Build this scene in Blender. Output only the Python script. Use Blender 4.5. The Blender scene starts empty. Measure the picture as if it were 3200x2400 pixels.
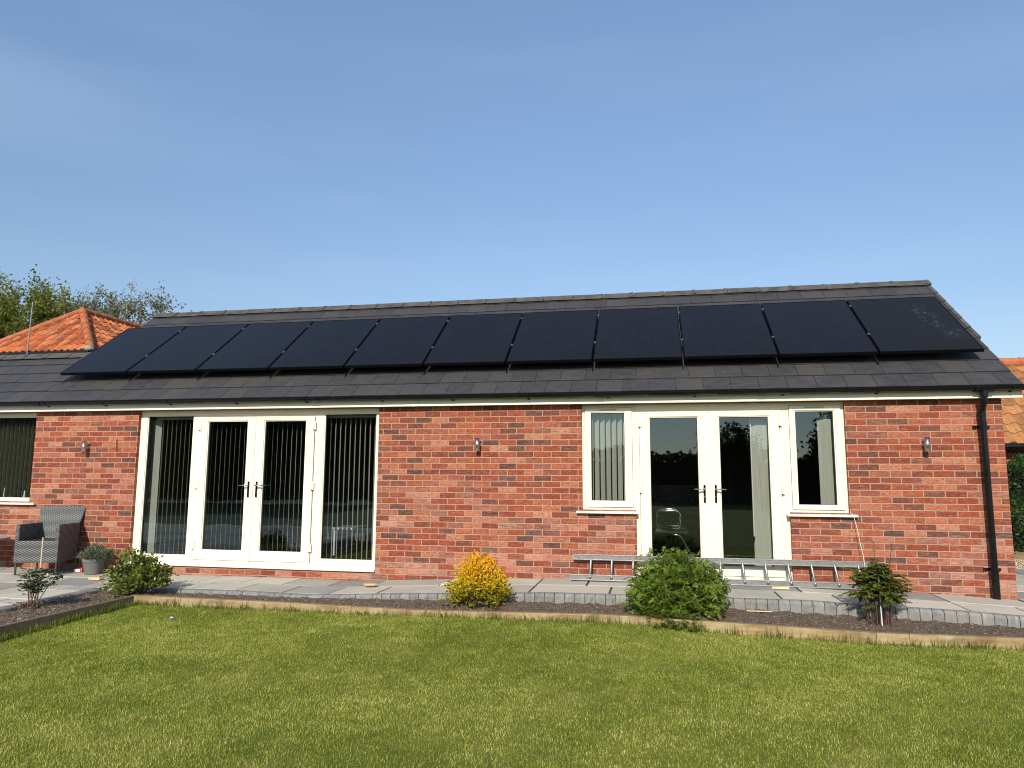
import bpy, math, random
import numpy as np
from mathutils import Vector, Matrix
random.seed(7); rng = np.random.default_rng(7)
S = bpy.context.scene; COL = S.collection
PI = math.pi; R = math.radians

# ---------------- camera (solved from the brick coursing) ----------------
cam = bpy.data.cameras.new('camera'); co = bpy.data.objects.new('camera', cam); COL.objects.link(co)
yaw, pitch, roll = 0.194376, 0.128392, 0.005112
r0 = Vector((math.cos(yaw), math.sin(yaw), 0)); f0 = Vector((-math.sin(yaw), math.cos(yaw), 0)); u0 = Vector((0, 0, 1))
fw = f0 * math.cos(pitch) + u0 * math.sin(pitch); up = u0 * math.cos(pitch) - f0 * math.sin(pitch)
rt = r0 * math.cos(roll) + up * math.sin(roll); up2 = up * math.cos(roll) - r0 * math.sin(roll)
M = Matrix((rt, up2, -fw)).transposed().to_4x4(); M.translation = Vector((0, -8.917, 1.371))
co.matrix_world = M
cam.sensor_width = 36; cam.lens = 36 * 2215.5 / 3200; cam.clip_start = .05; cam.clip_end = 3000
S.camera = co

# ---------------- sky, sun, exposure ----------------
SUN_EL = 33
w = bpy.data.worlds.new('World'); S.world = w; w.use_nodes = True
nt = w.node_tree; bg = nt.nodes['Background']; sky = nt.nodes.new('ShaderNodeTexSky')
sky.sky_type = 'NISHITA'; sky.sun_disc = False; sky.sun_elevation = R(SUN_EL); sky.sun_rotation = R(180 + 3)
sky.air_density = 1.0; sky.dust_density = .35; sky.ozone_density = 1.7; sky.altitude = 0
sep_ = nt.nodes.new('ShaderNodeSeparateXYZ'); tcw = nt.nodes.new('ShaderNodeTexCoord'); nt.links.new(tcw.outputs['Generated'], sep_.inputs[0])
mrw = nt.nodes.new('ShaderNodeMapRange'); nt.links.new(sep_.outputs[2], mrw.inputs[0]); mrw.inputs[1].default_value = .12; mrw.inputs[2].default_value = .62; mrw.inputs[3].default_value = .84; mrw.inputs[4].default_value = 1.56
vm = nt.nodes.new('ShaderNodeVectorMath'); vm.operation = 'SCALE'; nt.links.new(sky.outputs[0], vm.inputs[0]); nt.links.new(mrw.outputs[0], vm.inputs['Scale'])
# faint high cirrus veil
mp = nt.nodes.new('ShaderNodeMapping'); mp.inputs['Rotation'].default_value = (.1, .55, .3); mp.inputs['Scale'].default_value = (1.0, 1.4, 7.0); nt.links.new(tcw.outputs['Generated'], mp.inputs[0])
nz = nt.nodes.new('ShaderNodeTexNoise'); nz.inputs['Scale'].default_value = 1.1; nz.inputs['Detail'].default_value = 4; nz.inputs['Roughness'].default_value = .5; nt.links.new(mp.outputs[0], nz.inputs['Vector'])
mr2 = nt.nodes.new('ShaderNodeMapRange'); nt.links.new(nz.outputs['Fac'], mr2.inputs[0]); mr2.inputs[1].default_value = .42; mr2.inputs[2].default_value = .75; mr2.inputs[4].default_value = .17
mxw = nt.nodes.new('ShaderNodeMix'); mxw.data_type = 'RGBA'; nt.links.new(mr2.outputs[0], mxw.inputs[0]); nt.links.new(vm.outputs[0], mxw.inputs[6]); mxw.inputs[7].default_value = (4.6, 5.6, 7.2, 1)
nt.links.new(mxw.outputs[2], bg.inputs[0]); bg.inputs[1].default_value = .112
sl = bpy.data.lights.new('sun', 'SUN'); so = bpy.data.objects.new('sun', sl); COL.objects.link(so)
sl.energy = 4.3; sl.angle = R(.53); sl.color = (1, .91, .76)
so.rotation_euler = Vector((.045, 1, -math.tan(R(SUN_EL)))).to_track_quat('-Z', 'Y').to_euler(); so.location = (-2, -20, 14)
S.view_settings.view_transform = 'Standard'; S.view_settings.look = 'None'; S.view_settings.exposure = .3; S.view_settings.gamma = 1
S.cycles.use_denoising = True; S.cycles.denoising_prefilter = 'ACCURATE'; S.cycles.denoising_input_passes = 'RGB_ALBEDO_NORMAL'; S.cycles.filter_width = 1.05; S.cycles.sample_clamp_indirect = 6; S.cycles.max_bounces = 8; S.cycles.transparent_max_bounces = 24; S.cycles.caustics_reflective = False; S.cycles.caustics_refractive = False

# ---------------- mesh helpers ----------------
class MB:
    def __init__(s): s.v = []; s.f = []
    def quad(s, a, b, c, d): n = len(s.v); s.v += [a, b, c, d]; s.f.append((n, n+1, n+2, n+3))
    def poly(s, pts): n = len(s.v); s.v += list(pts); s.f.append(tuple(range(n, n+len(pts))))
    def hexa(s, p):   # p: 4 bottom + 4 top, both ccw from above
        n = len(s.v); s.v += [tuple(q) for q in p]
        for a in ((3,2,1,0),(4,5,6,7),(0,1,5,4),(1,2,6,5),(2,3,7,6),(3,0,4,7)): s.f.append(tuple(n+i for i in a))
        return s
    def box(s, x0, x1, y0, y1, z0, z1, M=None):
        p = [(x0,y0,z0),(x1,y0,z0),(x1,y1,z0),(x0,y1,z0),(x0,y0,z1),(x1,y0,z1),(x1,y1,z1),(x0,y1,z1)]
        if M is not None: p = [tuple(M @ Vector(q)) for q in p]
        return s.hexa(p)
    def tube(s, pts, r, n=8, r1=None, caps=True):
        pts = [Vector(p) for p in pts]; k = len(pts)
        rad = [r if r1 is None else r + (r1 - r) * i / (k-1) for i in range(k)] if not isinstance(r, (list, tuple)) else list(r)
        b = len(s.v); prev = None
        for i, p in enumerate(pts):
            t = (pts[min(i+1, k-1)] - pts[max(i-1, 0)]).normalized()
            if prev is None: a = t.orthogonal().normalized()
            else: a = (prev - t * prev.dot(t)); a = a.normalized() if a.length > 1e-6 else t.orthogonal().normalized()
            prev = a; c = t.cross(a)
            for j in range(n):
                q = p + (a * math.cos(2*PI*j/n) + c * math.sin(2*PI*j/n)) * rad[i]; s.v.append(tuple(q))
        for i in range(k-1):
            for j in range(n):
                s.f.append((b+i*n+j, b+i*n+(j+1) % n, b+(i+1)*n+(j+1) % n, b+(i+1)*n+j))
        if caps: s.f.append(tuple(b+j for j in reversed(range(n)))); s.f.append(tuple(b+(k-1)*n+j for j in range(n)))
        return s
    def lathe(s, prof, c=(0,0,0), n=24, axis='z'):
        b = len(s.v); k = len(prof)
        for r, z in prof:
            for j in range(n):
                a = 2*PI*j/n; x, y = r*math.cos(a), r*math.sin(a)
                s.v.append((c[0]+x, c[1]+y, c[2]+z) if axis == 'z' else ((c[0]+z, c[1]+x, c[2]+y) if axis == 'x' else (c[0]+x, c[1]+z, c[2]+y)))
        for i in range(k-1):
            for j in range(n): s.f.append((b+i*n+j, b+i*n+(j+1) % n, b+(i+1)*n+(j+1) % n, b+(i+1)*n+j))
        return s
    def lattice(s, xs, zs, solid, y0, y1):   # slab in XZ with holes; solid(i,j)
        nx, nz = len(xs)-1, len(zs)-1; V = {}
        def vid(i, j, y):
            if (i, j, y) not in V: V[(i, j, y)] = len(s.v); s.v.append((xs[i], y, zs[j]))
            return V[(i, j, y)]
        so_ = lambda i, j: 0 <= i < nx and 0 <= j < nz and solid(i, j)
        for i in range(nx):
            for j in range(nz):
                if not so_(i, j): continue
                A = [(i,j),(i+1,j),(i+1,j+1),(i,j+1)]
                s.f.append(tuple(vid(a, b, y0) for a, b in A)); s.f.append(tuple(vid(a, b, y1) for a, b in reversed(A)))
                for (di, dj, e) in ((-1,0,(3,0)),(1,0,(1,2)),(0,-1,(0,1)),(0,1,(2,3))):
                    if not so_(i+di, j+dj):
                        a, b = A[e[0]], A[e[1]]
                        s.f.append((vid(*a, y0), vid(*a, y1), vid(*b, y1), vid(*b, y0)))
        return s
    def build(s, name, mat, parent=None, loc=None, smooth=False, bevel=0, attr=None):
        me = bpy.data.meshes.new(name); me.from_pydata([tuple(v) for v in s.v], [], s.f); me.validate(); me.update()
        o = bpy.data.objects.new(name, me); COL.objects.link(o)
        if mat: me.materials.append(mat)
        if smooth: me.polygons.foreach_set('use_smooth', [True]*len(me.polygons))
        if parent: o.parent = parent
        if loc: o.location = loc
        if bevel:
            m = o.modifiers.new('bevel', 'BEVEL'); m.width = bevel; m.segments = 2; m.limit_method = 'ANGLE'; m.angle_limit = R(40)
        return o

def fmesh(name, V, F, mat, parent=None, loc=None, col=None, fn=None, smooth=False):
    """fast mesh from numpy: V (n,3), F (m,k) ; col (n,) -> float attribute 'rnd' on points"""
    me = bpy.data.meshes.new(name); V = np.ascontiguousarray(V, dtype=np.float32); F = np.ascontiguousarray(F, dtype=np.int32)
    me.vertices.add(len(V)); me.vertices.foreach_set('co', V.ravel())
    m, k = F.shape; me.loops.add(m*k); me.loops.foreach_set('vertex_index', F.ravel())
    me.polygons.add(m); me.polygons.foreach_set('loop_start', np.arange(0, m*k, k, dtype=np.int32))
    me.polygons.foreach_set('loop_total', np.full(m, k, dtype=np.int32))
    if col is not None:
        a = me.attributes.new('rnd', 'FLOAT', 'POINT'); a.data.foreach_set('value', np.ascontiguousarray(col, dtype=np.float32))
    me.update(calc_edges=True); me.materials.append(mat)
    me.polygons.foreach_set('use_smooth', np.full(m, bool(smooth), dtype=bool))
    o = bpy.data.objects.new(name, me); COL.objects.link(o)
    if parent: o.parent = parent
    if loc: o.location = loc
    return o

def tag(o, label=None, cat=None, group=None, kind=None):
    if label: o['label'] = label
    if cat: o['category'] = cat
    if group: o['group'] = group
    if kind: o['kind'] = kind
    return o
def empty(name, loc, label, cat, group=None, rz=0):
    o = bpy.data.objects.new(name, None); COL.objects.link(o); o.location = loc; o.rotation_euler = (0, 0, rz)
    o.empty_display_size = .1; return tag(o, label, cat, group)
def interp(x, P):
    return float(np.interp(x, [p[0] for p in P], [p[1] for p in P]))

# ---------------- material helpers ----------------
class NT:
    def __init__(s, name):
        s.m = bpy.data.materials.new(name); s.m.use_nodes = True; s.t = s.m.node_tree; s.b = s.t.nodes['Principled BSDF']; s.out = s.t.nodes['Material Output']
    def n(s, typ, **kw):
        nd = s.t.nodes.new('ShaderNode' + typ)
        for k, v in kw.items(): setattr(nd, k, v)
        return nd
    def set(s, sock, v):
        if hasattr(v, 'is_output') or isinstance(v, bpy.types.NodeSocket): s.t.links.new(v, sock)
        else: sock.default_value = v
    def math(s, op, a, b=None, c=None, clamp=False):
        nd = s.n('Math', operation=op, use_clamp=clamp)
        for i, v in enumerate((a, b, c)):
            if v is not None: s.set(nd.inputs[i], v)
        return nd.outputs[0]
    def pos(s): return s.n('NewGeometry').outputs['Position']
    def obj(s): return s.n('TexCoord').outputs['Object']
    def sep(s, v): nd = s.n('SeparateXYZ'); s.set(nd.inputs[0], v); return nd.outputs
    def comb(s, x, y, z):
        nd = s.n('CombineXYZ')
        for i, v in enumerate((x, y, z)): s.set(nd.inputs[i], v)
        return nd.outputs[0]
    def noise(s, vec, scale, detail=3, rough=.55, dist=0):
        nd = s.n('TexNoise'); s.set(nd.inputs['Vector'], vec); nd.inputs['Scale'].default_value = scale
        nd.inputs['Detail'].default_value = detail; nd.inputs['Roughness'].default_value = rough; nd.inputs['Distortion'].default_value = dist
        return nd.outputs['Fac']
    def vscale(s, vec, sc): nd = s.n('VectorMath', operation='MULTIPLY'); s.set(nd.inputs[0], vec); nd.inputs[1].default_value = sc; return nd.outputs[0]
    def ramp(s, fac, stops, interp='LINEAR'):
        nd = s.n('ValToRGB'); s.set(nd.inputs[0], fac); cr = nd.color_ramp; cr.interpolation = interp
        while len(cr.elements) < len(stops): cr.elements.new(.5)
        for e, (p, c) in zip(cr.elements, stops): e.position = p; e.color = (*c, 1) if len(c) == 3 else c
        return nd.outputs[0]
    def mix(s, fac, a, b, mode='MIX'):
        nd = s.n('Mix', data_type='RGBA', blend_type=mode)
        s.set(nd.inputs[0], fac)
        for i, v in ((6, a), (7, b)):
            s.set(nd.inputs[i], (*v, 1) if isinstance(v, tuple) and len(v) == 3 else v)
        return nd.outputs[2]
    def mr(s, v, a, b, c=0, d=1):
        nd = s.n('MapRange'); s.set(nd.inputs[0], v)
        for i, x in enumerate((a, b, c, d)): nd.inputs[i+1].default_value = x
        return nd.outputs[0]
    def white(s, vec): nd = s.n('TexWhiteNoise', noise_dimensions='3D'); s.set(nd.inputs[0], vec); return nd.outputs
    def attr(s, name='rnd'): nd = s.n('Attribute', attribute_name=name); return nd.outputs['Fac']
    def bump(s, h, strength=.5, dist=.01):
        nd = s.n('Bump'); nd.inputs['Strength'].default_value = strength; nd.inputs['Distance'].default_value = dist; s.set(nd.inputs['Height'], h)
        s.t.links.new(nd.outputs[0], s.b.inputs['Normal']); return nd.outputs[0]
    def fin(s, color=None, rough=.5, metal=0, spec=None, **kw):
        if color is not None: s.set(s.b.inputs['Base Color'], (*color, 1) if isinstance(color, tuple) and len(color) == 3 else color)
        s.set(s.b.inputs['Roughness'], rough); s.b.inputs['Metallic'].default_value = metal
        if spec is not None: s.b.inputs['Specular IOR Level'].default_value = spec
        for k, v in kw.items(): s.set(s.b.inputs[k], v)
        return s.m

def plain(name, c, rough=.5, metal=0, spec=None, var=.12, sc=9, bump=0, bsc=60):
    t = NT(name); p = t.obj(); n = t.noise(p, sc, 4)
    f = t.mr(n, .3, .7, 1-var, 1+var)
    cc = t.mix(1, c, t.comb(f, f, f), 'MULTIPLY')
    r = t.mr(t.noise(p, sc*2.3, 3), .3, .7, max(.03, rough-.07), min(1, rough+.07))
    if bump: t.bump(t.noise(p, bsc, 4), bump, .004)
    return t.fin(cc, r, metal, spec)

def brick_mat(name, style=0):
    t = NT(name); P = t.pos(); x, y, z = t.sep(P)[0:3]
    warp = t.math('MULTIPLY', t.math('SUBTRACT', t.noise(P, 9, 2), .5), .006)
    warp2 = t.math('MULTIPLY', t.math('SUBTRACT', t.noise(P, 60, 2), .5), .006)
    wz = t.math('ADD', t.math('ADD', z, warp), warp2)
    u = t.math('ADD', t.math('ADD', x, y), t.math('ADD', warp2, 20 - 3.905 + .0)); zz = t.math('ADD', wz, 7.5 - 2.2)
    rown = t.math('DIVIDE', zz, .075); row = t.math('FLOOR', rown); fz = t.math('FRACT', rown)
    odd = t.math('MODULO', row, 2.0)
    # courses are laid half bond, with a small random slip per course
    slip = t.math('MULTIPLY', t.math('SUBTRACT', t.white(t.comb(row, 3.3, 1.1))[0], .5), .012)
    un = t.math('ADD', t.math('ADD', t.math('DIVIDE', u, .225), t.math('MULTIPLY', odd, .5)), slip)
    cu = t.math('FLOOR', un); fu = t.math('FRACT', un)
    idv = t.comb(cu, row, 0.0); wn = t.white(idv); wv = wn[0]
    wn2 = t.white(t.comb(cu, row, 5.5))[0]
    # distance to brick edge in metres
    du = t.math('MULTIPLY', t.math('MINIMUM', fu, t.math('SUBTRACT', 1.0, fu)), .225)
    dz = t.math('MULTIPLY', t.math('MINIMUM', fz, t.math('SUBTRACT', 1.0, fz)), .075)
    d = t.math('MINIMUM', du, dz)
    d = t.math('ADD', d, t.math('MULTIPLY', t.math('SUBTRACT', t.noise(P, 130, 3), .5), .004))
    mask = t.mr(d, .0048, .0070)
    if style == 0:
        base = t.ramp(wv, [(0, (.065,.042,.042)), (.06, (.095,.050,.045)), (.11, (.14,.045,.036)), (.30, (.185,.043,.029)), (.5, (.235,.053,.031)), (.68, (.275,.070,.037)), (.84, (.315,.100,.056)), (.95, (.38,.155,.095)), (1, (.42,.22,.15))])
        or_ = t.mix(t.mr(wn2, .6, 1, 0, .35), base, (.36,.075,.024))
    else:
        base = t.ramp(wv, [(0, (.24,.06,.035)), (.5, (.34,.09,.045)), (1, (.42,.13,.065))]); or_ = base
    # streaks and creases running along the brick
    st = t.noise(t.comb(t.math('MULTIPLY', u, 14.0), t.math('MULTIPLY', zz, 70.0), t.math('MULTIPLY', wv, 40.0)), 1.0, 4, .6)
    c1 = t.mix(t.mr(st, .50, .74, 0, .6), or_, (.43,.175,.105))
    dk = t.noise(t.comb(t.math('MULTIPLY', u, 25.0), t.math('MULTIPLY', zz, 60.0), t.math('MULTIPLY', wv, 17.0)), 1.0, 4, .7)
    c2 = t.mix(t.mr(dk, .47, .64, 0, .72), c1, (.095,.034,.025))
    mo = t.noise(P, 22, 4, .65); c2 = t.mix(t.mr(mo, .3, .7, 0, .6), c2, t.mix(1, c2, (1.45,1.3,1.2), 'MULTIPLY'))
    # lime bloom: patchy, mostly low on the wall and to the right
    if style == 0:
        bl = t.noise(t.comb(t.math('MULTIPLY', cu, .20), t.math('MULTIPLY', row, .16), 0.0), 1.0, 3, .6)
        low = t.mr(z, .1, 1.7, 1, .25)
        bf = t.math('MULTIPLY', t.mr(bl, .38, .58, 0, .95), low); bf = t.math('MULTIPLY', bf, t.mr(wn2, .35, .9, 0, 1)); bf = t.math('MULTIPLY', bf, t.mr(st, .35, .65, .25, 1))
        c2 = t.mix(bf, c2, (.47,.30,.25))
    mort = t.mix(t.noise(P, 30, 3), (.33,.195,.125), (.45,.30,.205))
    c2 = t.mix(1, c2, (.97,.93,.88), 'MULTIPLY')
    col = t.mix(mask, mort, c2)
    h = t.math('ADD', t.math('MULTIPLY', mask, 1.0), t.math('MULTIPLY', t.math('ADD', st, dk), .35))
    h = t.math('ADD', h, t.math('MULTIPLY', wn2, .35))
    t.bump(h, .75, .007)
    return t.fin(col, .88, 0, .25)

def roof_slate_mat():
    t = NT('slate'); P = t.pos(); r = t.attr()
    base = t.ramp(r, [(0, (.030,.030,.033)), (.35, (.037,.036,.039)), (.7, (.042,.040,.042)), (1, (.050,.047,.046))])
    x, y, z = t.sep(P)[0:3]
    n = t.noise(t.comb(t.math('MULTIPLY', x, 6), t.math('MULTIPLY', t.math('ADD', y, z), 11), 0.0), 1, 5, .65, .4)
    c = t.mix(t.mr(n, .35, .7, 0, .5), base, (.068,.064,.062))
    g = t.noise(P, 2.2, 4, .6); c = t.mix(t.mr(g, .52, .75, 0, .35), c, (.082,.072,.052))
    lich = t.noise(P, 26, 2); c = t.mix(t.mr(lich, .74, .78, 0, .6), c, (.25,.24,.21))
    t.bump(t.math('ADD', t.noise(P, 45, 5, .7), n), .5, .004)
    return t.fin(c, t.mr(n, .3, .7, .5, .7), 0, .35)

def stone_mat(name, ramp_, sc=5, bump=.35):
    t = NT(name); P = t.pos(); r = t.attr()
    base = t.ramp(r, ramp_)
    n = t.noise(P, sc, 6, .65, .6); c = t.mix(t.mr(n, .3, .72, 0, .42), base, (.36,.345,.30))
    dirt = t.noise(P, 1.3, 4); c = t.mix(t.mr(dirt, .5, .75, 0, .35), c, (.10,.095,.082))
    sp = t.noise(P, 120, 2); c = t.mix(t.mr(sp, .66, .75, 0, .35), c, (.08,.075,.07))
    t.bump(t.math('ADD', t.noise(P, 14, 6, .7), t.math('MULTIPLY', sp, .4)), bump, .006)
    return t.fin(c, .85, 0, .3)

def wood_mat(name, dark=False):
    t = NT(name); P = t.obj(); x, y, z = t.sep(P)[0:3]
    n = t.noise(t.comb(t.math('MULTIPLY', x, 1.6), t.math('MULTIPLY', y, 16), t.math('MULTIPLY', z, 26)), 1, 5, .6, .8)
    c = t.ramp(n, [(.25, (.145,.095,.05)), (.48, (.27,.195,.11)), (.62, (.36,.275,.165)), (.8, (.44,.36,.24))])
    b = t.noise(t.comb(t.math('MULTIPLY', x, 2.4), 0.0, t.math('MULTIPLY', z, 4)), 1, 4, .6)
    c = t.mix(t.mr(b, .45, .68, 0, .75), c, (.46,.41,.28))
    dr = t.noise(t.comb(t.math('MULTIPLY', x, 9.0), 0.0, t.math('MULTIPLY', z, 1.2)), 1, 4, .7); c = t.mix(t.mr(dr, .55, .72, 0, .6), c, (.15,.10,.055))
    gz = t.noise(P, 5, 4); c = t.mix(t.mr(gz, .55, .75, 0, .6), c, (.13,.105,.055))
    c = t.mix(1, c, (1.05,.98,.84), 'MULTIPLY')
    nz_ = t.sep(t.n('NewGeometry').outputs['Normal'])[2]; c = t.mix(t.mr(nz_, .5, .8, 0, .75), c, (.15,.115,.08))
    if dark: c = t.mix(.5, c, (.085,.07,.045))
    t.bump(n, .4, .004)
    return t.fin(c, .85, 0, .25)

def leaf_mat(name, stops, trans=.45, rough=.5, spec=.35):
    t = NT(name); r = t.attr(); P = t.pos()
    n = t.noise(P, 7, 2); f = t.math('ADD', t.math('MULTIPLY', r, .8), t.math('MULTIPLY', t.math('SUBTRACT', n, .5), .5), clamp=True)
    c = t.ramp(f, stops)
    m = t.fin(c, rough, 0, spec)
    tr = t.n('BsdfTranslucent'); t.set(tr.inputs[0], t.mix(1, c, (1.35,1.35,.5), 'MULTIPLY'))
    mx = t.n('MixShader'); mx.inputs[0].default_value = trans
    t.t.links.new(t.b.outputs[0], mx.inputs[1]); t.t.links.new(tr.outputs[0], mx.inputs[2]); t.t.links.new(mx.outputs[0], t.out.inputs[0])
    return m

def glass_mat(name='window_glass', tint=(.86,.90,.88)):
    t = NT(name); t.t.nodes.remove(t.b)
    fr = t.n('Fresnel'); fr.inputs[0].default_value = 1.52
    gl = t.n('BsdfGlossy'); gl.inputs['Roughness'].default_value = 0.0; gl.inputs[0].default_value = (.70, .88, 1, 1)
    P = t.pos(); bn = t.n('Bump'); bn.inputs['Strength'].default_value = .02; bn.inputs['Distance'].default_value = .03; t.set(bn.inputs['Height'], t.noise(P, 2.6, 1))
    t.t.links.new(bn.outputs[0], gl.inputs['Normal'])
    tp = t.n('BsdfTransparent'); tp.inputs[0].default_value = (*tint, 1)
    f = t.math('MULTIPLY', fr.outputs[0], 2.7, clamp=True)   # two panes of a sealed unit
    mx = t.n('MixShader'); t.set(mx.inputs[0], f); t.t.links.new(tp.outputs[0], mx.inputs[1]); t.t.links.new(gl.outputs[0], mx.inputs[2])
    t.t.links.new(mx.outputs[0], t.out.inputs[0]); return t.m

BRICK = brick_mat('red_brick'); BRICK2 = brick_mat('orange_brick', 1)
SLATE = roof_slate_mat(); GLASS = glass_mat()
UPVC = plain('cream_upvc', (.79,.735,.60), .38, 0, .4, .025, 3)
FASCIA = plain('cream_fascia', (.78,.745,.64), .42, 0, .4, .05, 3)
BLACKP = plain('black_plastic', (.006,.006,.007), .22, 0, .35, .2)
CHROME = plain('chrome', (.72,.72,.72), .16, 1, None, .05)
STEEL = plain('brushed_steel', (.60,.58,.55), .24, 1, None, .03, 6)
ALU = plain('aluminium', (.33,.33,.325), .42, .8, None, .12, 25, .1)
RUBBER = plain('black_rubber', (.02,.02,.02), .6)
RIDGE = plain('ridge_tile', (.075,.070,.062), .8, 0, .3, .35, 7, .4, 40)
DECK = plain('roof_deck', (.012,.012,.012), .95)
PLASTER = plain('plaster', (.20,.19,.17), .9)
CARPET = plain('carpet', (.05,.048,.042), .95, 0, .1, .2, 30)
STONE = stone_mat('sandstone_paving', [(0, (.19,.19,.19)), (.18, (.25,.247,.235)), (.3, (.36,.345,.295)), (.6, (.43,.41,.345)), (.85, (.49,.46,.38)), (1, (.54,.50,.40))])
KERBM = stone_mat('kerb_block', [(0, (.145,.147,.147)), (.5, (.185,.187,.183)), (1, (.225,.222,.212))], 30, 1.0)
t = NT('kerb_stained'); P = t.pos(); x, y, z = t.sep(P)[0:3]
c = t.ramp(t.attr(), [(0, (.15,.15,.15)), (.5, (.19,.19,.186)), (1, (.235,.232,.222))]); n = t.noise(P, 28, 6, .7); c = t.mix(t.mr(n, .35, .7, 0, .6), c, (.27,.265,.25))
v = t.noise(t.comb(t.math('MULTIPLY', x, 30), 0.0, t.math('MULTIPLY', z, 4)), 1, 4, .7); c = t.mix(t.mr(v, .52, .68, 0, .6), c, (.36,.35,.33)); v2 = t.noise(t.comb(t.math('MULTIPLY', x, 12), 3.0, t.math('MULTIPLY', z, 7)), 1, 4, .7)
c = t.mix(t.mr(v2, .52, .7, 0, .65), c, (.075,.072,.065)); t.bump(t.noise(P, 60, 5, .7), .6, .006); KERBM = t.fin(c, .88, 0, .25)
WOOD = wood_mat('treated_timber'); WOODD = wood_mat('dark_and_shaded_timber', True)  # WOODD: shade mixed into the left board's colour; the sleeper is dark wood

# ---------------- ground profiles ----------------
HP = [(-14,.03),(-9,.03),(-6.4,0),(-4.8,.015),(-3.9,.0),(-2.8,.052),(-1.1,.122),(.7,.138),(1.5,.139),(2.1,.118),(2.8,.098),(3.4,.070),(3.9,.048),(6,.0),(9,-.1),(20,-.1)]
TP = [(-6,.007),(-4,.0),(-2.4,-.02),(-.5,.015),(.74,-.013),(2.0,-.046),(3.27,-.036),(6,-.05)]
GP = [(-6.2,-.09),(-4.2,-.09),(-2.5,-.085),(-.5,-.06),(.76,-.12),(2.06,-.155),(3.4,-.14),(6,-.15)]
hz = lambda x: interp(x, HP); tz = lambda x: interp(x, TP)
def gz_(x, y):
    a = np.interp(x, [p[0] for p in GP], [p[1] for p in GP]); k = np.clip((-1.6 - y)/2.5, 0, 1)
    return a*(1-k) + -.125*k + .012*np.sin(x*1.3+.5)*np.cos(y*1.7)*k

# big terrain sheet under everything
t = NT('field_grass'); P = t.pos(); c = t.ramp(t.noise(P, 3, 5), [(.3, (.045,.06,.018)), (.7, (.09,.11,.035))]); t.bump(t.noise(P, 40, 3), .4, .02); FIELD = t.fin(c, .95)
m = MB(); m.quad((-900,-900,-.42),(900,-900,-.42),(900,900,-.42),(-900,900,-.42)); tag(m.build('ground', FIELD), kind='structure')

# lawn soil sheet
t = NT('lawn_base'); P = t.pos(); c = t.ramp(t.noise(P, 2.2, 4), [(.3, (.13,.145,.02)), (.55, (.19,.185,.04)), (.75, (.28,.24,.07))]); c = t.mix(t.mr(t.noise(P, 90, 3), .4, .7, 0, .5), c, (.06,.065,.02))
t.bump(t.noise(P, 120, 3), .8, .02); LAWNB = t.fin(c, .95, 0, .1)
xs = np.linspace(-5.76, 16, 110); ys = np.linspace(-34, -1.62, 130)
X, Y = np.meshgrid(xs, ys); Z = gz_(X, Y); V = np.stack([X, Y, Z], -1).reshape(-1, 3)
nx, ny = len(xs), len(ys); idx = np.arange(nx*ny).reshape(ny, nx)
F = np.stack([idx[:-1,:-1], idx[:-1,1:], idx[1:,1:], idx[1:,:-1]], -1).reshape(-1, 4)
tag(fmesh('lawn', V, F, LAWNB), kind='structure')

# grass blades: one uncountable mass
def blades(name, x, y, L, W, lean, mat, label, zoff=0):
    n = len(x); z = gz_(x, y) + zoff
    a = rng.uniform(0, 2*PI, n); d = np.stack([np.cos(a), np.sin(a)], -1); ln = rng.uniform(.1, 1, n)**1.2*lean*L
    s = np.stack([-d[:,1], d[:,0]], -1)*(W/2)[:,None]
    ph = rng.uniform(-.9, .9, n); cs, sn = np.cos(ph)[:,None], np.sin(ph)[:,None]; s = s*cs + d*(W/2)[:,None]*sn
    b = np.stack([x, y, z], -1); V = np.zeros((n, 5, 3))
    V[:,0] = b; V[:,0,:2] -= s; V[:,1] = b; V[:,1,:2] += s
    mid = b.copy(); mid[:,:2] += d*(ln*.35)[:,None]; mid[:,2] += L*.62
    V[:,2] = mid; V[:,2,:2] += s*.75; V[:,3] = mid; V[:,3,:2] -= s*.75
    tip = b.copy(); tip[:,:2] += d*ln[:,None]; tip[:,2] += L*np.sqrt(np.clip(1-(ln/L)**2*.6, .2, 1)); V[:,4] = tip
    i = np.arange(n)*5
    F = np.concatenate([np.stack([i, i+1, i+2], -1), np.stack([i, i+2, i+3], -1), np.stack([i+3, i+2, i+4], -1)])
    def vn(s, seed):
        g_ = np.random.default_rng(seed).uniform(0, 1, (97, 97)); fx, fy = np.abs(x*s+37.3) % 95, np.abs(y*s+41.7) % 95; i, j = fx.astype(int), fy.astype(int); a_, b_ = fx-i, fy-j; a_, b_ = a_*a_*(3-2*a_), b_*b_*(3-2*b_)
        return g_[i,j]*(1-a_)*(1-b_)+g_[i+1,j]*a_*(1-b_)+g_[i,j+1]*(1-a_)*b_+g_[i+1,j+1]*a_*b_
    patch = .02 + .30*vn(.9, 1) + .26*vn(2.3, 2) + .20*vn(6, 3) + .16*vn(15, 4)
    old_ = .44 + .16*np.sin(x*2.1+y*1.3) * np.sin(y*2.7-x*.9) + .10*np.sin(x*5.3+1)*np.sin(y*4.9+2) + .09*np.sin(x*17+y*5)*np.sin(y*13-x*4) + .10*np.sin(x*11)*np.cos(y*9.2)
    r = np.clip(rng.normal(0, .30, n) + np.where(rng.uniform(0, 1, n) < .10, .4, 0) + patch, 0, 1)
    o = fmesh(name, V.reshape(-1, 3), F, mat, col=np.repeat(r, 5)); return tag(o, label, 'grass', kind='stuff')
GR = leaf_mat('lawn_grass', [(0, (.07,.125,.014)), (.26, (.19,.275,.028)), (.5, (.35,.415,.060)), (.72, (.57,.56,.16)), (1, (.86,.79,.42))], .42, .6, .2)
N = 820000
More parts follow.
